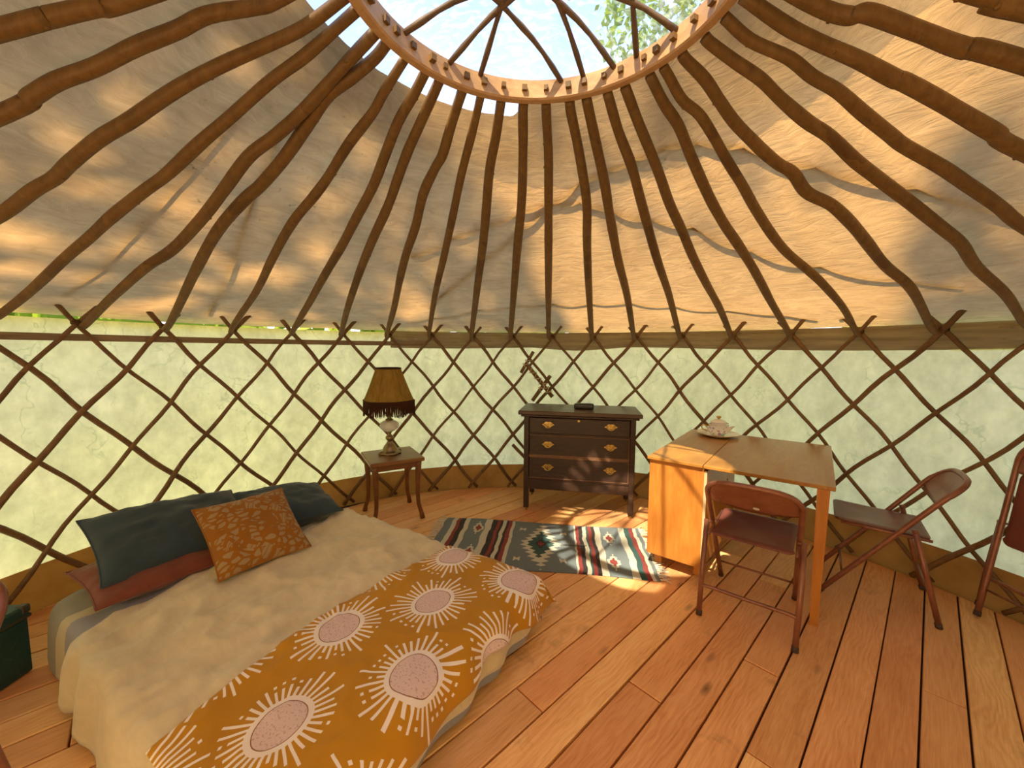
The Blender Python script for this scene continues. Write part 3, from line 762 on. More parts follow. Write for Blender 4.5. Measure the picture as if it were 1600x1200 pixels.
pillow('cushion', .44, .42, .15, floral_mat(), basis(bed(-2.25, .978, .432), bd(.03, 1, -.03), bd(-.774, .02, .633)), 'square burnt orange cushion with beige leaf print on the bed', 'cushion', 6, soft=.06)

# ------------------------------------------------------------------ rug
UR, VR = Vector((.993, -.119, 0)), Vector((.119, .993, 0))
def rug_mat():
    m = Mat('woven_rug'); x, y, z = m.sep(m.uvs())
    wv = m.noise(m.mapping(m.uvs(), (40, 260, 1)), 3, 3, .6); n = m.noise(m.uvs(), 8, 3)
    x = x + (n - .5) * .022
    G = (.145, .185, .215); W = (.60, .58, .50); D = (.024, .018, .022); RD = (.25, .034, .032); DG = (.028, .085, .088)
    col = m.mix(wv * .5, G, (.20, .24, .27))
    for a, b, c in ((-.835, -.800, W), (-.800, -.772, RD), (-.772, -.735, D), (-.735, -.700, W), (-.570, -.520, W), (-.520, -.480, D), (-.480, -.455, RD), (-.455, -.435, D), (-.435, -.405, W), (-.405, -.385, D), (-.385, -.355, RD), (-.355, -.33, W),
                    (.135, .148, W), (.148, .172, RD), (.172, .200, D), (.200, .228, W), (.228, .242, DG), (.242, .268, RD), (.268, .292, D), (.292, .335, W), (.48, .525, W), (.525, .562, DG), (.562, .592, RD), (.592, .615, W)):
        col = m.mix(x.between(a, b), col, c)
    def diamond(cx, cy, rx, ry, step, col, c):
        qx = (x - cx).abs(); qy = (y - cy).abs()
        saw = ((qy / step).fract() - .5).abs() * 2.0
        d = qx / rx + qy / ry + saw * .28
        return m.mix(d.lt(1.0), col, c)
    xc, yc = -.105, 2.722
    col = diamond(xc, yc, .165, .36, .052, col, W); col = diamond(xc, yc, .115, .235, .052, col, DG); col = diamond(xc, yc, .052, .085, .04, col, D); col = diamond(xc, yc, .034, .05, .03, col, RD)
    for cx, cy in ((-.618, 2.905), (-.612, 2.56), (.395, 2.877), (.382, 2.535)):
        col = diamond(cx, cy, .052, .115, .04, col, W); col = diamond(cx, cy, .030, .062, .03, col, RD)
    for cx, cy in ((-.258, 2.934), (-.26, 2.503), (.054, 2.911), (.052, 2.498)):
        qx = (x - cx).abs(); qy = (y - cy).abs()
        col = m.mix(qx.lt(.022) * qy.lt(qx * .9 + .008), col, W)
    return m.pbr(col, .95, 0, m.bump(wv, .5, .004), .05, .2)
rug = thing('woven_rug', 'grey woven runner with striped bands and a serrated diamond', 'rug')
U0, U1, V0, V1 = -.892, .640, 2.366, 3.066
def rugp(i, j):
    u = U0 + (U1 - U0) * i + .016 * fbm(j * 3, i * 3, 2); v = V0 + (V1 - V0) * j + .012 * sin(i * 7) * (1 if j > .5 else -1)
    return UR * u + VR * v + Vector((0, 0, .0065 + .004 * max(0, fbm(i * 5, j * 2.5, 9)) + .010 * smooth(.96, 1, i) * max(0, sin(j * 11))))
mb = MB(); mb.grid(rugp, 70, 32, uv=lambda i, j: (U0 + (U1 - U0) * i, V0 + (V1 - V0) * j))
solid(part('weave', mb, rug_mat(), rug, True), .006, -1.0)
M_fringe = Mat('fringe_cotton').pbr((.70, .64, .54), .95, spec=.05)
for side in (0, 1):
    rnd = random.Random(40 + side); mb = MB()
    for k in range(34):
        j = (k + .5) / 34; p0 = rugp(side, j); d = (-UR if side == 0 else UR)
        for s in range(2):
            a = rnd.uniform(-.9, .9); b = a + rnd.uniform(-.9, .9); L = rnd.uniform(.03, .045)
            p1 = p0 + (d * cos(a) + VR * sin(a)) * L; p2 = p1 + (d * cos(b) + VR * sin(b)) * L
            p0.z = max(p0.z, .006); p1.z = .006 + rnd.uniform(0, .006); p2.z = .004
            mb.tube([p0, p1, p2], [.0042, .0034, .0022], 4)
    part('fringe', mb, M_fringe, rug, False, 'cream knotted fringe', 'stuff')

# ------------------------------------------------------------------ dresser
M_dark = wood('dark_stained_wood', (0.0238, 0.011, 0.0076), (0.0638, 0.0314, 0.0204), (1.5, 14, 14), .42, (0.0935, 0.0467, 0.0289), ns=4, spec=.45)
M_dtop = wood('worn_dark_top', (0.0298, 0.0136, 0.0076), (0.1105, 0.0493, 0.0221), (1.5, 9, 9), .35, (0.17, 0.085, 0.0382), ns=3, spec=.5)
M_worn = wood('worn_edge_wood', (.13, .06, .03), (.30, .16, .09), (4, 10, 10), .55, ns=5)
M_brass = Mat('old_brass'); _n = M_brass.noise(M_brass.coords(), 60, 3); M_brass = M_brass.pbr(M_brass.ramp(_n, (.3, (.30, .19, .06)), (.7, (.66, .47, .17))), .34, 1.0)
ang = radians(-10.75)
dr = thing('dresser', 'dark stained wooden dresser of three drawers with brass pulls', 'dresser', (.105, 3.327, 0), ang)
W, D, H = .93, .42, .885                                    # local: x right, y back, z up; origin front left foot
mb = MB(); mb.box(W / 2, D / 2 + .02, H - .0175, W + .10, D + .07, .035, .006); tp = part('top', mb, M_dtop, dr)
mb = MB(); mb.box(W / 2, .000, H - .043, W + .05, D * .02 + .02, .016, .004); mb.box(W / 2, D / 2 + .02, H - .043, W + .04, D + .02, .016, .004); part('moulding', mb, M_dark, tp)
for x in (.022, W - .022):
    mb = MB(); mb.box(x, .024, (H - .05) / 2 + .012, .044, .044, H - .05 - .024, .004); lg = part('leg', mb, M_dark if x < .5 else M_dark, dr)
    m2 = MB(); m2.lathe([(.004, 0), (.013, .002), (.014, .010), (.008, .014), (.006, .02)], 12, Matrix.Translation((x, .024, 0))); part('caster', m2, M_brass, lg, True)
    mb = MB(); mb.box(x, D - .02, (H - .05) / 2 + .012, .044, .044, H - .05 - .024, .004); lg = part('leg', mb, M_dark, dr)
    m2 = MB(); m2.lathe([(.004, 0), (.013, .002), (.014, .010), (.008, .014), (.006, .02)], 12, Matrix.Translation((x, D - .02, 0))); part('caster', m2, M_brass, lg, True)
for x in (.018, W - .018):
    mb = MB(); mb.box(x, D / 2, .52, .016, D - .06, .66, .002); part('side_panel', mb, M_dark, dr)
mb = MB(); mb.box(W / 2, D - .012, .52, W - .06, .012, .66); part('back_panel', mb, M_dark, dr)
for z in (.685, .492, .290, .838):
    mb = MB(); mb.box(W / 2, .020, z, W - .085, .030, .016, .002); part('rail', mb, M_worn if z < .5 and z > .4 else M_dark, dr)
mb = MB(); mb.box(W / 2, .022, .238, W - .085, .022, .086, .003); part('apron', mb, M_dark, dr)
def pull(x, z, par):
    mb = MB(); pts = []
    for k in range(28):
        a = 2 * pi * k / 28; c, s = cos(a), sin(a)
        r1 = .046 * (1 + .10 * cos(4 * a) + .05 * cos(8 * a)); r2 = .020 * (1 + .18 * cos(6 * a))
        pts.append((r1 * c, r2 * s + .006 * (1 - abs(c)) * (1 if s > 0 else 0)))
    Mf = Matrix.Translation((x, 0, z)) @ Matrix.Rotation(pi / 2, 4, 'X')
    mb.prism(pts, .0, .003, Mf)
    for sx in (-.030, .030): mb.lathe([(.0065, 0), (.0065, .010), (.004, .016), (0, .017)], 8, Mf @ Matrix.Translation((sx, .002, 0)))
    mb.tube([(x + .031 * cos(t), -.013 - .006 * sin(-t) * 0 - .004 * sin(t), z + .002 - .026 * sin(t)) for t in [pi * k / 10 for k in range(11)]], .0032, 6)
    return part('pull', mb, M_brass, par)
for k, (z0, z1) in enumerate(((.693, .830), (.500, .677), (.298, .484))):
    d_ = thing_ = None
    mb = MB(); mb.box(0, 0, 0, W - .098, .022, z1 - z0 - .004, .004)
    dw = part('drawer', mb, M_dark, dr); dw.location = (W / 2, .014 - (.008 if k == 0 else 0), (z0 + z1) / 2)
    mb = MB(); mb.box(0, .16, -.004, W - .13, .28, z1 - z0 - .04); part('drawer_box', mb, M_dark, dw)
    for x in (-.255, .265):
        p_ = pull(x, .010, dw); p_.location = (0, -.011, 0)
    if k == 0:
        mb = MB(); mb.prism([(.012 * cos(2 * pi * t / 4) * 1.1, .012 * sin(2 * pi * t / 4) * .9) for t in range(4)], 0, .002, Matrix.Translation((0, -.0111, .05)) @ Matrix.Rotation(pi / 2, 4, 'X')); part('keyhole_plate', mb, M_brass, dw)
    if k:
        mb = MB()
        for zz in (-(z1 - z0) / 2 + .003, (z1 - z0) / 2 - .003): mb.box(0, -.0095, zz, W - .10, .005, .005)
        mb.box(W / 2 - .05, -.0095, 0, .005, .005, z1 - z0 - .01); part('worn_edge', mb, M_worn, dw)
Mdr = Matrix.Translation((.105, 3.327, 0)) @ Matrix.Rotation(ang, 4, 'Z')
M_black = Mat('black_plastic').pbr((.008, .008, .010), .35)
bxt = thing('black_box', 'small flat black plastic box lying on top of the dresser', 'box', Mdr @ Vector((.505, .22, H)), ang - .05)
mb = MB(); mb.box(0, 0, .024, .17, .075, .046, .008); part('case', mb, M_black, bxt)
mb = MB(); mb.box(0, -.0375, .026, .145, .003, .022, .001); part('front_panel', mb, Mat('dark_gloss').pbr((.015, .015, .018), .1), bxt)
mb = MB(); mb.box(0, .0, .0475, .12, .05, .002); part('lid', mb, M_black, bxt)

# ------------------------------------------------------------------ lamp table and lamp
M_red_wood = wood('reddish_table_wood', (0.128, 0.044, 0.0128), (0.24, 0.092, 0.0288), (2, 10, 10), .38, ns=3, spec=.45)
M_ttop = wood('table_top_wood', (0.176, 0.076, 0.024), (0.288, 0.136, 0.0464), (2, 9, 9), .35, ns=3, spec=.5)
st_ = thing('lamp_table', 'small square brown wooden side table under the lamp', 'side table', (-1.007, 3.226, 0), radians(30.3))
mb = MB(); mb.box(0, 0, .504, .43, .43, .032, .006); part('top', mb, M_ttop, st_)
mb = MB()
for sx, sy, wx, wy in ((0, -1, .33, .016), (0, 1, .33, .016), (-1, 0, .016, .33), (1, 0, .016, .33)): mb.box(sx * .17, sy * .17, .462, wx, wy, .05)
part('apron', mb, M_red_wood, st_)
for sx in (-1, 1):
    for sy in (-1, 1):
        pts = []; rr_ = []
        for k in range(13):
            t = k / 12; z = .488 * (1 - t)
            off = .020 * sin(t * pi * 1.0) * -.6 + .030 * smooth(.7, 1, t)
            pts.append((sx * (.175 + off * .7), sy * (.175 + off * .7), z)); rr_.append(.0255 - .009 * smooth(0, .75, t) + .005 * smooth(.86, 1, t))
        mb = MB(); mb.tube(pts, rr_, 8); part('leg', mb, M_red_wood, st_, True)

lp = thing('table_lamp', 'ornate brass oil lamp with glass font and fringed gold shade', 'lamp', (-1.035, 3.262, .52))
M_gold = Mat('gold_silk'); _c = M_gold.coords(); _n = M_gold.noise(M_gold.mapping(_c, (1, 1, .15)), 40, 3)
M_gold = M_gold.cloth(M_gold.ramp(_n, (.3, (0.315, 0.1875, 0.0413)), (.7, (0.435, 0.27, 0.0675))), M_gold.ramp(_n, (.3, (0.42, 0.2475, 0.0525)), (.7, (0.555, 0.345, 0.09))), .42)
M_fr = Mat('brown_fringe').pbr((.055, .022, .012), .9, spec=.1)
M_glass = Mat('pressed_glass').pbr((.80, .70, .68), .12, 0, None, .6, trans=.55)
M_br2 = Mat('aged_brass').pbr((.30, .215, .11), .36, .9)
mb = MB(); mb.lathe([(.088, 0), (.092, .006), (.088, .016), (.070, .026), (.060, .034), (.056, .05), (.048, .066), (.034, .082), (.022, .10), (.018, .112)], 32, lob=lambda a, z: 1 + .07 * cos(8 * a) * max(0, 1 - z / .04)); part('base', mb, M_br2, lp, True)
for k in range(4):
    a = pi / 4 + k * pi / 2; mb = MB(); mb.tube([(.070 * cos(a), .070 * sin(a), .022), (.094 * cos(a), .094 * sin(a), .014), (.100 * cos(a), .100 * sin(a), .007)], [.010, .011, .007], 8); part('foot', mb, M_br2, lp, True)
mb = MB(); mb.lathe([(.018, .11), (.030, .122), (.036, .136), (.030, .150), (.016, .160), (.013, .175), (.020, .182), (.024, .188)], 24); part('stem', mb, M_br2, lp, True)
mb = MB(); mb.lathe([(.022, .188), (.046, .198), (.072, .218), (.080, .240), (.074, .262), (.052, .278), (.030, .284), (0.0, .285)], 32, lob=lambda a, z: 1 + .03 * cos(12 * a)); part('glass_font', mb, M_glass, lp, True)
mb = MB(); mb.lathe([(.032, .283), (.034, .292), (.020, .300), (.016, .312), (.026, .318), (.026, .33), (.014, .338), (.010, .40), (.010, .66), (0, .662)], 20); part('burner', mb, M_br2, lp, True)
def shade_pt(a, z, s=1.0):
    n = 6; k = ((a / (2 * pi) * n) % 1 - .5) / n * 2 * pi
    r_ = (.212 + (.104 - .212) * ((z - .455) / .27) ** .92) * s
    f_ = cos(pi / n) / cos(k); q = r_ * (.45 * f_ + .55 * (1 - .03 * abs(sin(a * n / 2))))
    return Vector((q * cos(a), q * sin(a), z))
mb = MB(); mb.grid(lambda i, j: shade_pt(2 * pi * i + .4, .455 + .27 * j, 1 + .006 * sin(i * 2 * pi * 30)), 120, 10); sh_ = part('shade', mb, M_gold, lp, True)
mb = MB(); mb.tube([shade_pt(2 * pi * k / 48 + .4, .456, 1.01) for k in range(48)], .006, 6, closed=True); part('braid', mb, M_fr, sh_, True); mb = MB(); mb.tube([shade_pt(2 * pi * k / 48 + .4, .724, 1.01) for k in range(48)], .006, 6, closed=True); part('braid', mb, M_fr, sh_, True)
mb = MB()
for k in range(6):
    a = .4 + 2 * pi * k / 6; mb.tube([shade_pt(a, .456 + .268 * t / 6, 1.012) for t in range(7)], .003, 5)
part('panel_seam', mb, M_gold, sh_, True)
mb = MB(); rnd = random.Random(5)
for k in range(290):
    a = 2 * pi * k / 290; p = shade_pt(a, .456, 1.015); L = .112 + .010 * sin(a * 6) + rnd.uniform(-.010, .010)
    mb.tube([p, p + Vector((rnd.uniform(-.003, .003), rnd.uniform(-.003, .003), -L * .55)), p + Vector((rnd.uniform(-.006, .006), rnd.uniform(-.006, .006), -L))], [.0034, .0034, .0024], 4)
part('fringe', mb, M_fr, sh_, False, 'dark brown tassel fringe', 'stuff')

# ------------------------------------------------------------------ drop-leaf table
M_maple = wood('golden_table_wood', (0.4472, 0.1575, 0.0264), (0.602, 0.2415, 0.0468), (10, 10, 1.2), .30, ns=2.5, spec=.5)
M_mtop = wood('golden_top_wood', (0.352, 0.1512, 0.0306), (0.496, 0.2403, 0.0542), (10, 1.4, 10), .28, ns=2.5, spec=.5)
M_pale = Mat('pale_edge').pbr((.62, .46, .28), .6)
tb = thing('drop_leaf_table', 'golden wooden drop-leaf table with a cabinet end', 'table', (0, 0, 0), TH)
u0, uh, u1, v0, v1, zt = -.826, -.500, .100, 2.440, 3.54, .74
mb = MB(); mb.box((u0 + uh) / 2, (v0 + v1) / 2, zt - .010, uh - u0 - .003, v1 - v0, .020, .003); part('top', mb, M_mtop, tb)
mb = MB(); mb.box((uh + u1) / 2, (v0 + v1) / 2, zt - .010, u1 - uh - .003, v1 - v0, .020, .003); lf = part('leaf', mb, M_mtop, tb)
for v in (v0 + .2, v1 - .2):
    m2 = MB(); m2.box(uh, v, zt - .0215, .07, .03, .003); part('hinge', m2, M_brass, lf)
zb = .10; ca, cb = -.815, -.495; cv0, cv1 = 2.462, 3.48
mb = MB(); mb.box((ca + cb) / 2, cv0 + .009, (zb + zt - .022) / 2, cb - ca, .018, zt - .022 - zb, .002); part('end_panel', mb, M_maple, tb)
mb = MB(); mb.box((ca + cb) / 2, cv1 - .009, (zb + zt - .022) / 2, cb - ca, .018, zt - .022 - zb, .002); part('end_panel', mb, M_maple, tb)
mb = MB(); mb.box(ca + .009, (cv0 + cv1) / 2, (zb + zt - .022) / 2, .018, cv1 - cv0 - .04, zt - .022 - zb); part('side_panel', mb, M_maple, tb)
mb = MB(); mb.box((ca + cb) / 2, (cv0 + cv1) / 2, zb + .009, cb - ca - .04, cv1 - cv0 - .04, .018); part('bottom_panel', mb, M_maple, tb)
for k in range(2):
    L = (cv1 - cv0) / 2 - .006; mb = MB(); mb.box(0, L / 2, 0, .018, L, zt - .05 - zb, .002)
    d = part('door', mb, M_maple, tb); d.location = (cb + .006, cv0 + .004 + k * (L + .004), (zb + zt - .03) / 2)
    if k == 0: d.rotation_euler = (0, 0, radians(-3.0))
    m2 = MB(); m2.lathe([(.006, 0), (.006, .01), (.014, .018), (.014, .024), (0, .028)], 12, Matrix.Translation((.009, L - .05 if k == 0 else .05, .1)) @ Matrix.Rotation(pi / 2, 4, 'Y')); part('knob', m2, M_brass, d, True)
    m2 = MB(); m2.box(.0, -.0015, 0, .018, .002, zt - .05 - zb); part('edge', m2, M_pale, d)
for u in (ca + .05, cb - .03):
    for v in (cv0 + .10, cv1 - .10):
        mb = MB(); mb.box(u, v, .057, .045, .045, .088, .003); part('foot', mb, M_maple, tb)
mb = MB(); lg_ = [(.0, .0, zt - .02), (0, 0, .0)]
def taper(mb, u, v, z0, z1, s0, s1):
    vs = [(u + a * s0, v + b * s0, z0) for a, b in ((-1, -1), (1, -1), (1, 1), (-1, 1))] + [(u + a * s1, v + b * s1, z1) for a, b in ((-1, -1), (1, -1), (1, 1), (-1, 1))]
    mb.add(vs, [(3, 2, 1, 0), (4, 5, 6, 7), (0, 1, 5, 4), (1, 2, 6, 5), (2, 3, 7, 6), (3, 0, 4, 7)])
taper(mb, .052, 2.470, 0, zt - .02, .017, .026); part('leg', mb, M_maple, tb)

# ------------------------------------------------------------------ tea things
def glaze(name, base, spots):
    m = Mat(name); co = m.coords(); n = m.noise(co, 38, 2, .5); c = m.vor(co, 34, 'F1', 'Color'); x, y, z = m.sep(co)
    col = m.mix((n.gt(.57)) * spots, base, m.mix(.55, c, (.45, .30, .50)))
    return m, col, z
_m, _c, _z = glaze('white_china', (.90, .87, .83), 0.0); M_china = _m.pbr(_c, .18, 0, None, .6)
_m, _c, _z = glaze('flowered_china', (.90, .87, .84), .9); M_flower = _m.pbr(_c, .18, 0, None, .6)
_m, _c, _z = glaze('banded_china', (.80, .76, .70), 0.0); _c = _m.mix(_z.between(.040, .052), _c, (.45, .24, .08)); _c = _m.mix(_z.between(.028, .038), _c, (.34, .16, .16)); M_band = _m.pbr(_c, .18, 0, None, .6)
M_gilt = Mat('gilding').pbr((.66, .36, .10), .35, .6)
pc = uv2(-.600, 3.385, zt)
pl = thing('plate', 'oval white china plate under the creamer on the table', 'plate', pc)
mb = MB(); mb.lathe([(.0, .004), (.085, .004), (.115, .010), (.150, .020), (.152, .023), (.148, .0235), (.112, .015), (.082, .009), (0, .009)], 40); o = part('dish', mb, M_china, pl, True)
mb = MB(); mb.tube([(.150 * cos(2 * pi * k / 48), .150 * sin(2 * pi * k / 48), .0228) for k in range(48)], .0022, 5, closed=True); part('gilt_rim', mb, M_gilt, pl, True)
mb = MB(); mb.lathe([(.07, 0), (.075, .004), (.07, .005)], 32); part('foot_ring', mb, M_china, pl, True)
view_r = Vector((cos(radians(-28)), sin(radians(-28)), 0)); view_f = Vector((sin(radians(28)), cos(radians(28)), 0))
bt = thing('creamer', 'flowered china creamer with a gilt handle standing on the plate', 'creamer', pc + Vector((0, 0, .0105)) + view_f * -.044 + view_r * .0, radians(-28))
def boat(i, j):
    a = 2 * pi * i; t = j
    rx = .040 + .042 * t ** .7; ry = .026 + .022 * t ** .7
    lip = max(0, cos(a)) ** 6
    x = rx * cos(a) * (1 + .42 * lip * t ** 1.5); y = ry * sin(a) * (1 - .25 * max(0, cos(a)) ** 2 * t)
    return Vector((x, y, .004 + .062 * t + .016 * lip * t ** 2))
mb = MB(); mb.grid(boat, 40, 10); o = part('body', mb, M_flower, bt, True); solid(o, .0035, -1)
mb = MB(); mb.lathe([(.038, 0), (.040, .003), (.034, .008)], 28, Matrix.Diagonal((1, .66, 1, 1))); part('foot', mb, M_china, bt, True)
mb = MB(); mb.tube([(-.070, 0, .062), (-.098, 0, .078), (-.115, 0, .066), (-.108, 0, .042), (-.072, 0, .028)], [.004, .005, .005, .0045, .004], 8); part('handle', mb, M_gilt, bt, True)
sb = thing('sugar_bowl', 'lidded china sugar bowl with gilt knob behind the creamer', 'sugar bowl', pc + Vector((0, 0, .0105)) + view_f * .072 + view_r * .003)
mb = MB(); mb.lathe([(.030, 0), (.034, .004), (.048, .022), (.060, .048), (.060, .082), (.054, .086)], 32); part('bowl', mb, M_band, sb, True)
mb = MB(); mb.lathe([(.060, .085), (.056, .092), (.036, .106), (.016, .112), (0, .113)], 32); ld = part('lid', mb, M_china, sb, True)
mb = MB(); mb.lathe([(.008, .110), (.009, .118), (.018, .126), (.018, .132), (.010, .137), (0, .138)], 20); part('knob', mb, M_gilt, ld, True)
for sx in (-1, 1):
    mb = MB(); mb.tube([(sx * .056, 0, .075), (sx * .078, 0, .074), (sx * .082, 0, .058), (sx * .056, 0, .046)], .004, 7); part('handle', mb, M_gilt, sb, True)

# ------------------------------------------------------------------ folding chairs
M_tube = Mat('copper_brown_enamel'); _n = M_tube.noise(M_tube.coords(), 9, 4, .7); M_tube = M_tube.pbr(M_tube.ramp(_n, (.35, (0.2125, 0.0765, 0.0459)), (.7, (0.323, 0.1318, 0.0808))), .32, .25, None, .5)
M_vinyl = Mat('maroon_vinyl'); _c = M_vinyl.coords(); _n = M_vinyl.noise(_c, 7, 4, .6); M_vinyl = M_vinyl.pbr(M_vinyl.ramp(_n, (.3, (0.1445, 0.0442, 0.0357)), (.7, (0.2125, 0.0723, 0.0561))), .36, 0, M_vinyl.bump(M_vinyl.noise(_c, 120, 2), .15, .002), .5)
M_rubber = Mat('foot_rubber').pbr((.06, .035, .028), .8)
def seat_mb(w=.365, d=.39, t=.022):
    mb = MB(); n = 8
    def f(sg):
        def g_(i, j):
            a, b = i * 2 - 1, j * 2 - 1
            # rounded rectangle
            rr_ = .16
            x = a * w / 2 * (1 - .05 * (1 - b) * .5); y = b * d / 2
            k = max(abs(a), abs(b)); e = 1 - smooth(.80, 1.0, k)
            cx = max(0, abs(a) - .8) / .2; cy = max(0, abs(b) - .8) / .2; q = hypot(cx, cy)
            if q > 1: x = (.8 + .2 * cx / q) * (w / 2) * (1 if a > 0 else -1); y = (.8 + .2 * cy / q) * (d / 2) * (1 if b > 0 else -1)
            return Vector((x, y, sg * t / 2 * (.35 + .65 * (1 - max(0, k - .86) / .14) ** .5) - (.010 * (1 - k * k) if sg > 0 else -.0)))
        return g_
    mb.grid(f(1), 28, 28); o0 = len(mb.v); mb.grid(f(-1), 28, 28)
    mb.f = [q if max(q) < o0 else tuple(reversed(q)) for q in mb.f]
    rim = lambda g_: [g_(i / 28, 0) for i in range(28)] + [g_(1, j / 28) for j in range(28)] + [g_(1 - i / 28, 1) for i in range(28)] + [g_(0, 1 - j / 28) for j in range(28)]
    A_, B_ = rim(f(1)), rim(f(-1)); k = len(A_)
    mb.add(A_ + B_, [(i, k + i, k + (i + 1) % k, (i + 1) % k) for i in range(k)])
    return mb
def folding_chair(label, M, folded=False, sticker=False, group='copper brown folding chairs'):
    t = thing('folding_chair', label, 'chair', M=M, group=group)
    hw = .200; rt = .0132
    if not folded:
        ft, tp_, rf, hg = (.245, 0.0), (-.288, .775), (-.240, 0.0), (-.120, .485)
        seat_M = Matrix.Translation((0, .006, .446)) @ Matrix.Rotation(radians(2.0), 4, 'X')
        lean = atan2(ft[0] - tp_[0], tp_[1])
    else:
        ft, tp_, rf, hg = (.0, .0), (.0, .955), (.022, .045), (.022, .52)
        seat_M = Matrix.Translation((0, .012, .60)) @ Matrix.Rotation(radians(90), 4, 'X')
    # back and front legs: one bent tube
    def along(f_): return Vector((0, ft[0] + (tp_[0] - ft[0]) * f_, ft[1] + (tp_[1] - ft[1]) * f_))
    upd = (along(1) - along(0)).normalized(); dep = Vector((0, -upd.z, upd.y)) * -1     # forward-ish normal
    L = (along(1) - along(0)).length
    pts = [along(0) + Vector((-hw + .012, 0, 0)), along(.5) + Vector((-hw + .006, 0, 0)), along(1 - .15 / L) + Vector((-hw, 0, 0))]
    arc = []
    for k in range(13):
        a = pi - pi * k / 12
        arc.append(along(1 - .15 / L) + Vector((hw * (abs(cos(a)) ** .55) * (1 if cos(a) > 0 else -1), 0, 0)) + upd * .15 * (sin(a) ** .75) + dep * -.022 * sin(a))
    pts2 = pts[:-1] + arc + [Vector((-p.x, p.y, p.z)) for p in reversed(pts[:-1])]
    mb = MB(); mb.tube(catmull(pts2, 3), rt, 9); part('back_frame', mb, M_tube, t, True)
    # backrest panel
    def bk(i, j):
        x = (i * 2 - 1); cs = abs(x) ** (1 / .55); sn = sqrt(max(0, 1 - cs * cs))
        top = L - .15 + .15 * sn ** .75 - .004; low = L - .185 + .018 * x * x
        c = along((min(top, top + (low - top) * j)) / L)
        return c + Vector((x * (hw - .003), 0, 0)) + dep * (-.022 * (1 - x * x) ** .5)
    mb = MB(); mb.grid(bk, 20, 8); o = part('backrest', mb, M_tube, t, True); solid(o, .005, 0)
    if sticker:
        c = bk(.55, .80); m2 = MB(); m2.lathe([(.012, 0), (.012, .0008), (0, .0009)], 16, basis(c - dep * .0050, (1, 0, 0), upd) @ Matrix.Rotation(pi, 4, 'X') @ Matrix.Diagonal((1.2, .75, 1, 1))); part('sticker', m2, Mat('sticker_paper').pbr((.6, .58, .54), .7), o, label='small pale oval sticker')
    o = part('seat', seat_mb(), M_vinyl, t, True); o.matrix_local = seat_M
    # rear legs
    for s in (-1, 1):
        mb = MB(); mb.tube([(s * (hw + .008), rf[0], rf[1] + .004), (s * (hw + .014), (rf[0] + hg[0]) / 2, (rf[1] + hg[1]) / 2), (s * (hw + .014), hg[0], hg[1])], rt, 9); lg = part('rear_leg', mb, M_tube, t, True)
        m2 = MB(); m2.tube([(s * (hw + .008), rf[0], rf[1]), (s * (hw + .008), rf[0] + (hg[0] - rf[0]) * .05, rf[1] + (hg[1] - rf[1]) * .05)], rt * 1.15, 9); part('foot_cap', m2, M_rubber, lg, True)
        m2 = MB(); p = along(0); m2.tube([p + Vector((s * (hw - .012), 0, 0)), p + upd * .025 + Vector((s * (hw - .012), 0, 0))], rt * 1.15, 9); part('foot_cap', m2, M_rubber, t, True)
        m2 = MB(); m2.tube([(s * (hw - .012), hg[0], hg[1] - .008), (s * (hw + .028), hg[0], hg[1] - .008)], .006, 8); part('pivot', m2, M_tube, lg, True)
        if not folded:
            m2 = MB(); m2.tube([(s * (hw - .010), -.19, .436), (s * (hw - .008), .0, .438), (s * (hw - .010), .17, .442)], .0075, 7); part('seat_rail', m2, M_tube, t, True)
    f1 = lambda z: rf[0] + (hg[0] - rf[0]) * (z - rf[1]) / (hg[1] - rf[1])
    zs = .15 if not folded else .205
    mb = MB(); mb.tube(catmull([(-hw - .008, f1(zs - .025), zs - .025), (-hw + .006, f1(zs), zs), (0, f1(zs), zs), (hw - .006, f1(zs), zs), (hw + .008, f1(zs - .025), zs - .025)], 4), .0095, 7); part('rear_stretcher', mb, M_tube, t, True)
    q = along((.17 if not folded else .15) / L); mb = MB(); mb.tube([q + Vector((-hw + .010, 0, 0)), q + Vector((hw - .010, 0, 0))], .006, 7); part('front_stretcher', mb, M_tube, t, True)
    return t
def chair_M(u, v, rz): return Matrix.Translation(uv2(u, v)) @ Matrix.Rotation(TH + rz, 4, 'Z')
folding_chair('copper brown metal folding chair pushed in at the table front, back towards us', chair_M(-.222, 2.413, 0), sticker=True)
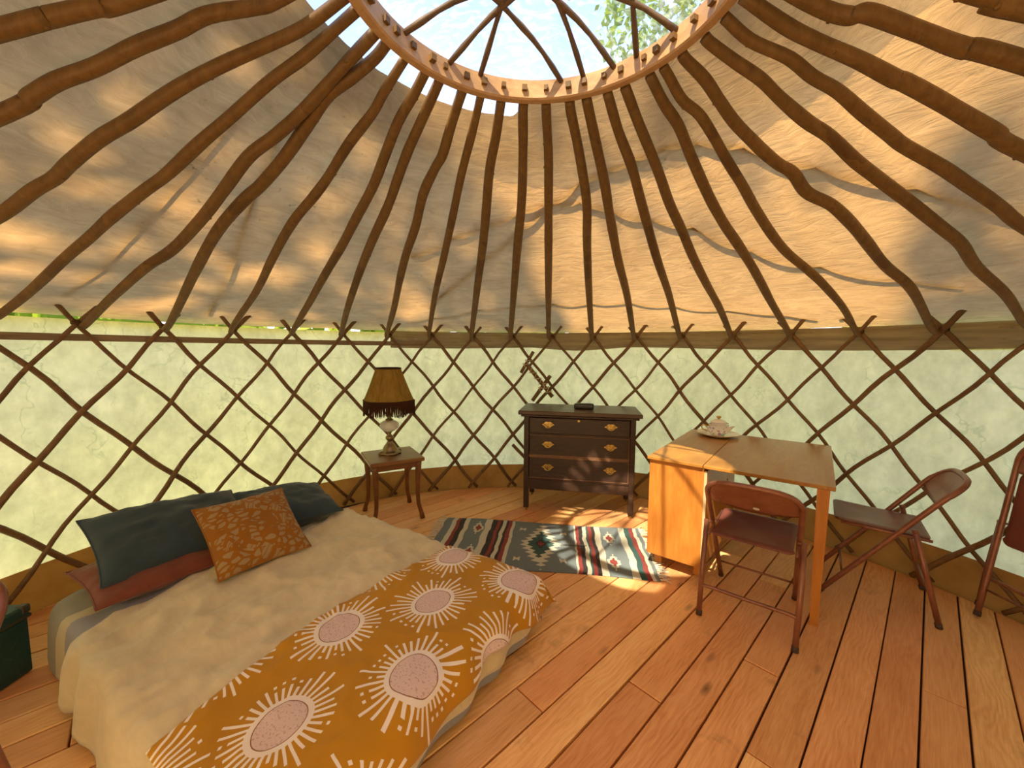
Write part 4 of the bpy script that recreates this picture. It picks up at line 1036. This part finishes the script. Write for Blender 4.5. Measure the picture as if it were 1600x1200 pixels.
folding_chair('copper brown folding chair seen from the side at the table end', chair_M(.318, 3.040, pi / 2))
_d = radians(-88); _lean = radians(10)
_x = Vector((cos(_d), sin(_d), 0)); _n = Vector((-_x.y, _x.x, 0)); _up = Vector((0, 0, cos(_lean))) + _n * sin(_lean)
folding_chair('folded copper brown chair leaning on the lattice by the right edge', basis(Vector((2.480, 1.978, .012)) + _x * .2, _x, _n * cos(_lean) - Vector((0, 0, sin(_lean)))), folded=True)

folding_chair('folding chair at the left edge, only its rim showing by the trunk', Matrix.Translation((-1.487, .71, 0)) @ Matrix.Rotation(radians(200), 4, 'Z'))

# ------------------------------------------------------------------ trunk by the bed
def trunk_mat():
    m = Mat('scuffed_green_paint'); co = m.coords(); n = m.noise(co, 6, 4, .6)
    sc = m.noise(m.mapping(co, (1, 1, 1), rot=(.5, .4, .6)), 22, 5, .75, 2.0); l = m.noise(m.mapping(co, (3, 22, 9), rot=(.3, .5, 0)), 4, 4, .7)
    col = m.ramp(n, (.3, (.012, .046, .038)), (.7, (.026, .080, .066)))
    col = m.mix((((sc - .62).clamp() * 9) + ((l - .66).clamp() * 9)).clamp() * .7, col, (.30, .24, .15))
    return m.pbr(col, .5, 0, m.bump(sc, .2, .003), .4)
M_trunk = trunk_mat(); M_tr2 = Mat('trunk_binding').pbr((.05, .045, .025), .55)
tk = thing('storage_trunk', 'scuffed dark green storage trunk beside the head of the bed', 'trunk', (-2.275, 1.262, 0), radians(2))
mb = MB(); mb.box(0, 0, .123, .42, .64, .242, .006); part('body', mb, M_trunk, tk)
mb = MB(); mb.box(0, 0, .274, .43, .65, .052, .008); ld = part('lid', mb, M_trunk, tk)
mb = MB(); mb.box(.212, 0, .252, .008, .652, .012); mb.box(0, .322, .252, .43, .008, .012); part('lid_binding', mb, M_tr2, ld)
mb = MB()
for sx in (-1, 1):
    for sy in (-1, 1): mb.box(sx * .20, sy * .31, .285, .036, .036, .036, .006)
part('corner', mb, M_tr2, ld)
mb = MB(); mb.box(.216, 0, .245, .010, .05, .07, .003); part('latch', mb, M_brass, tk)
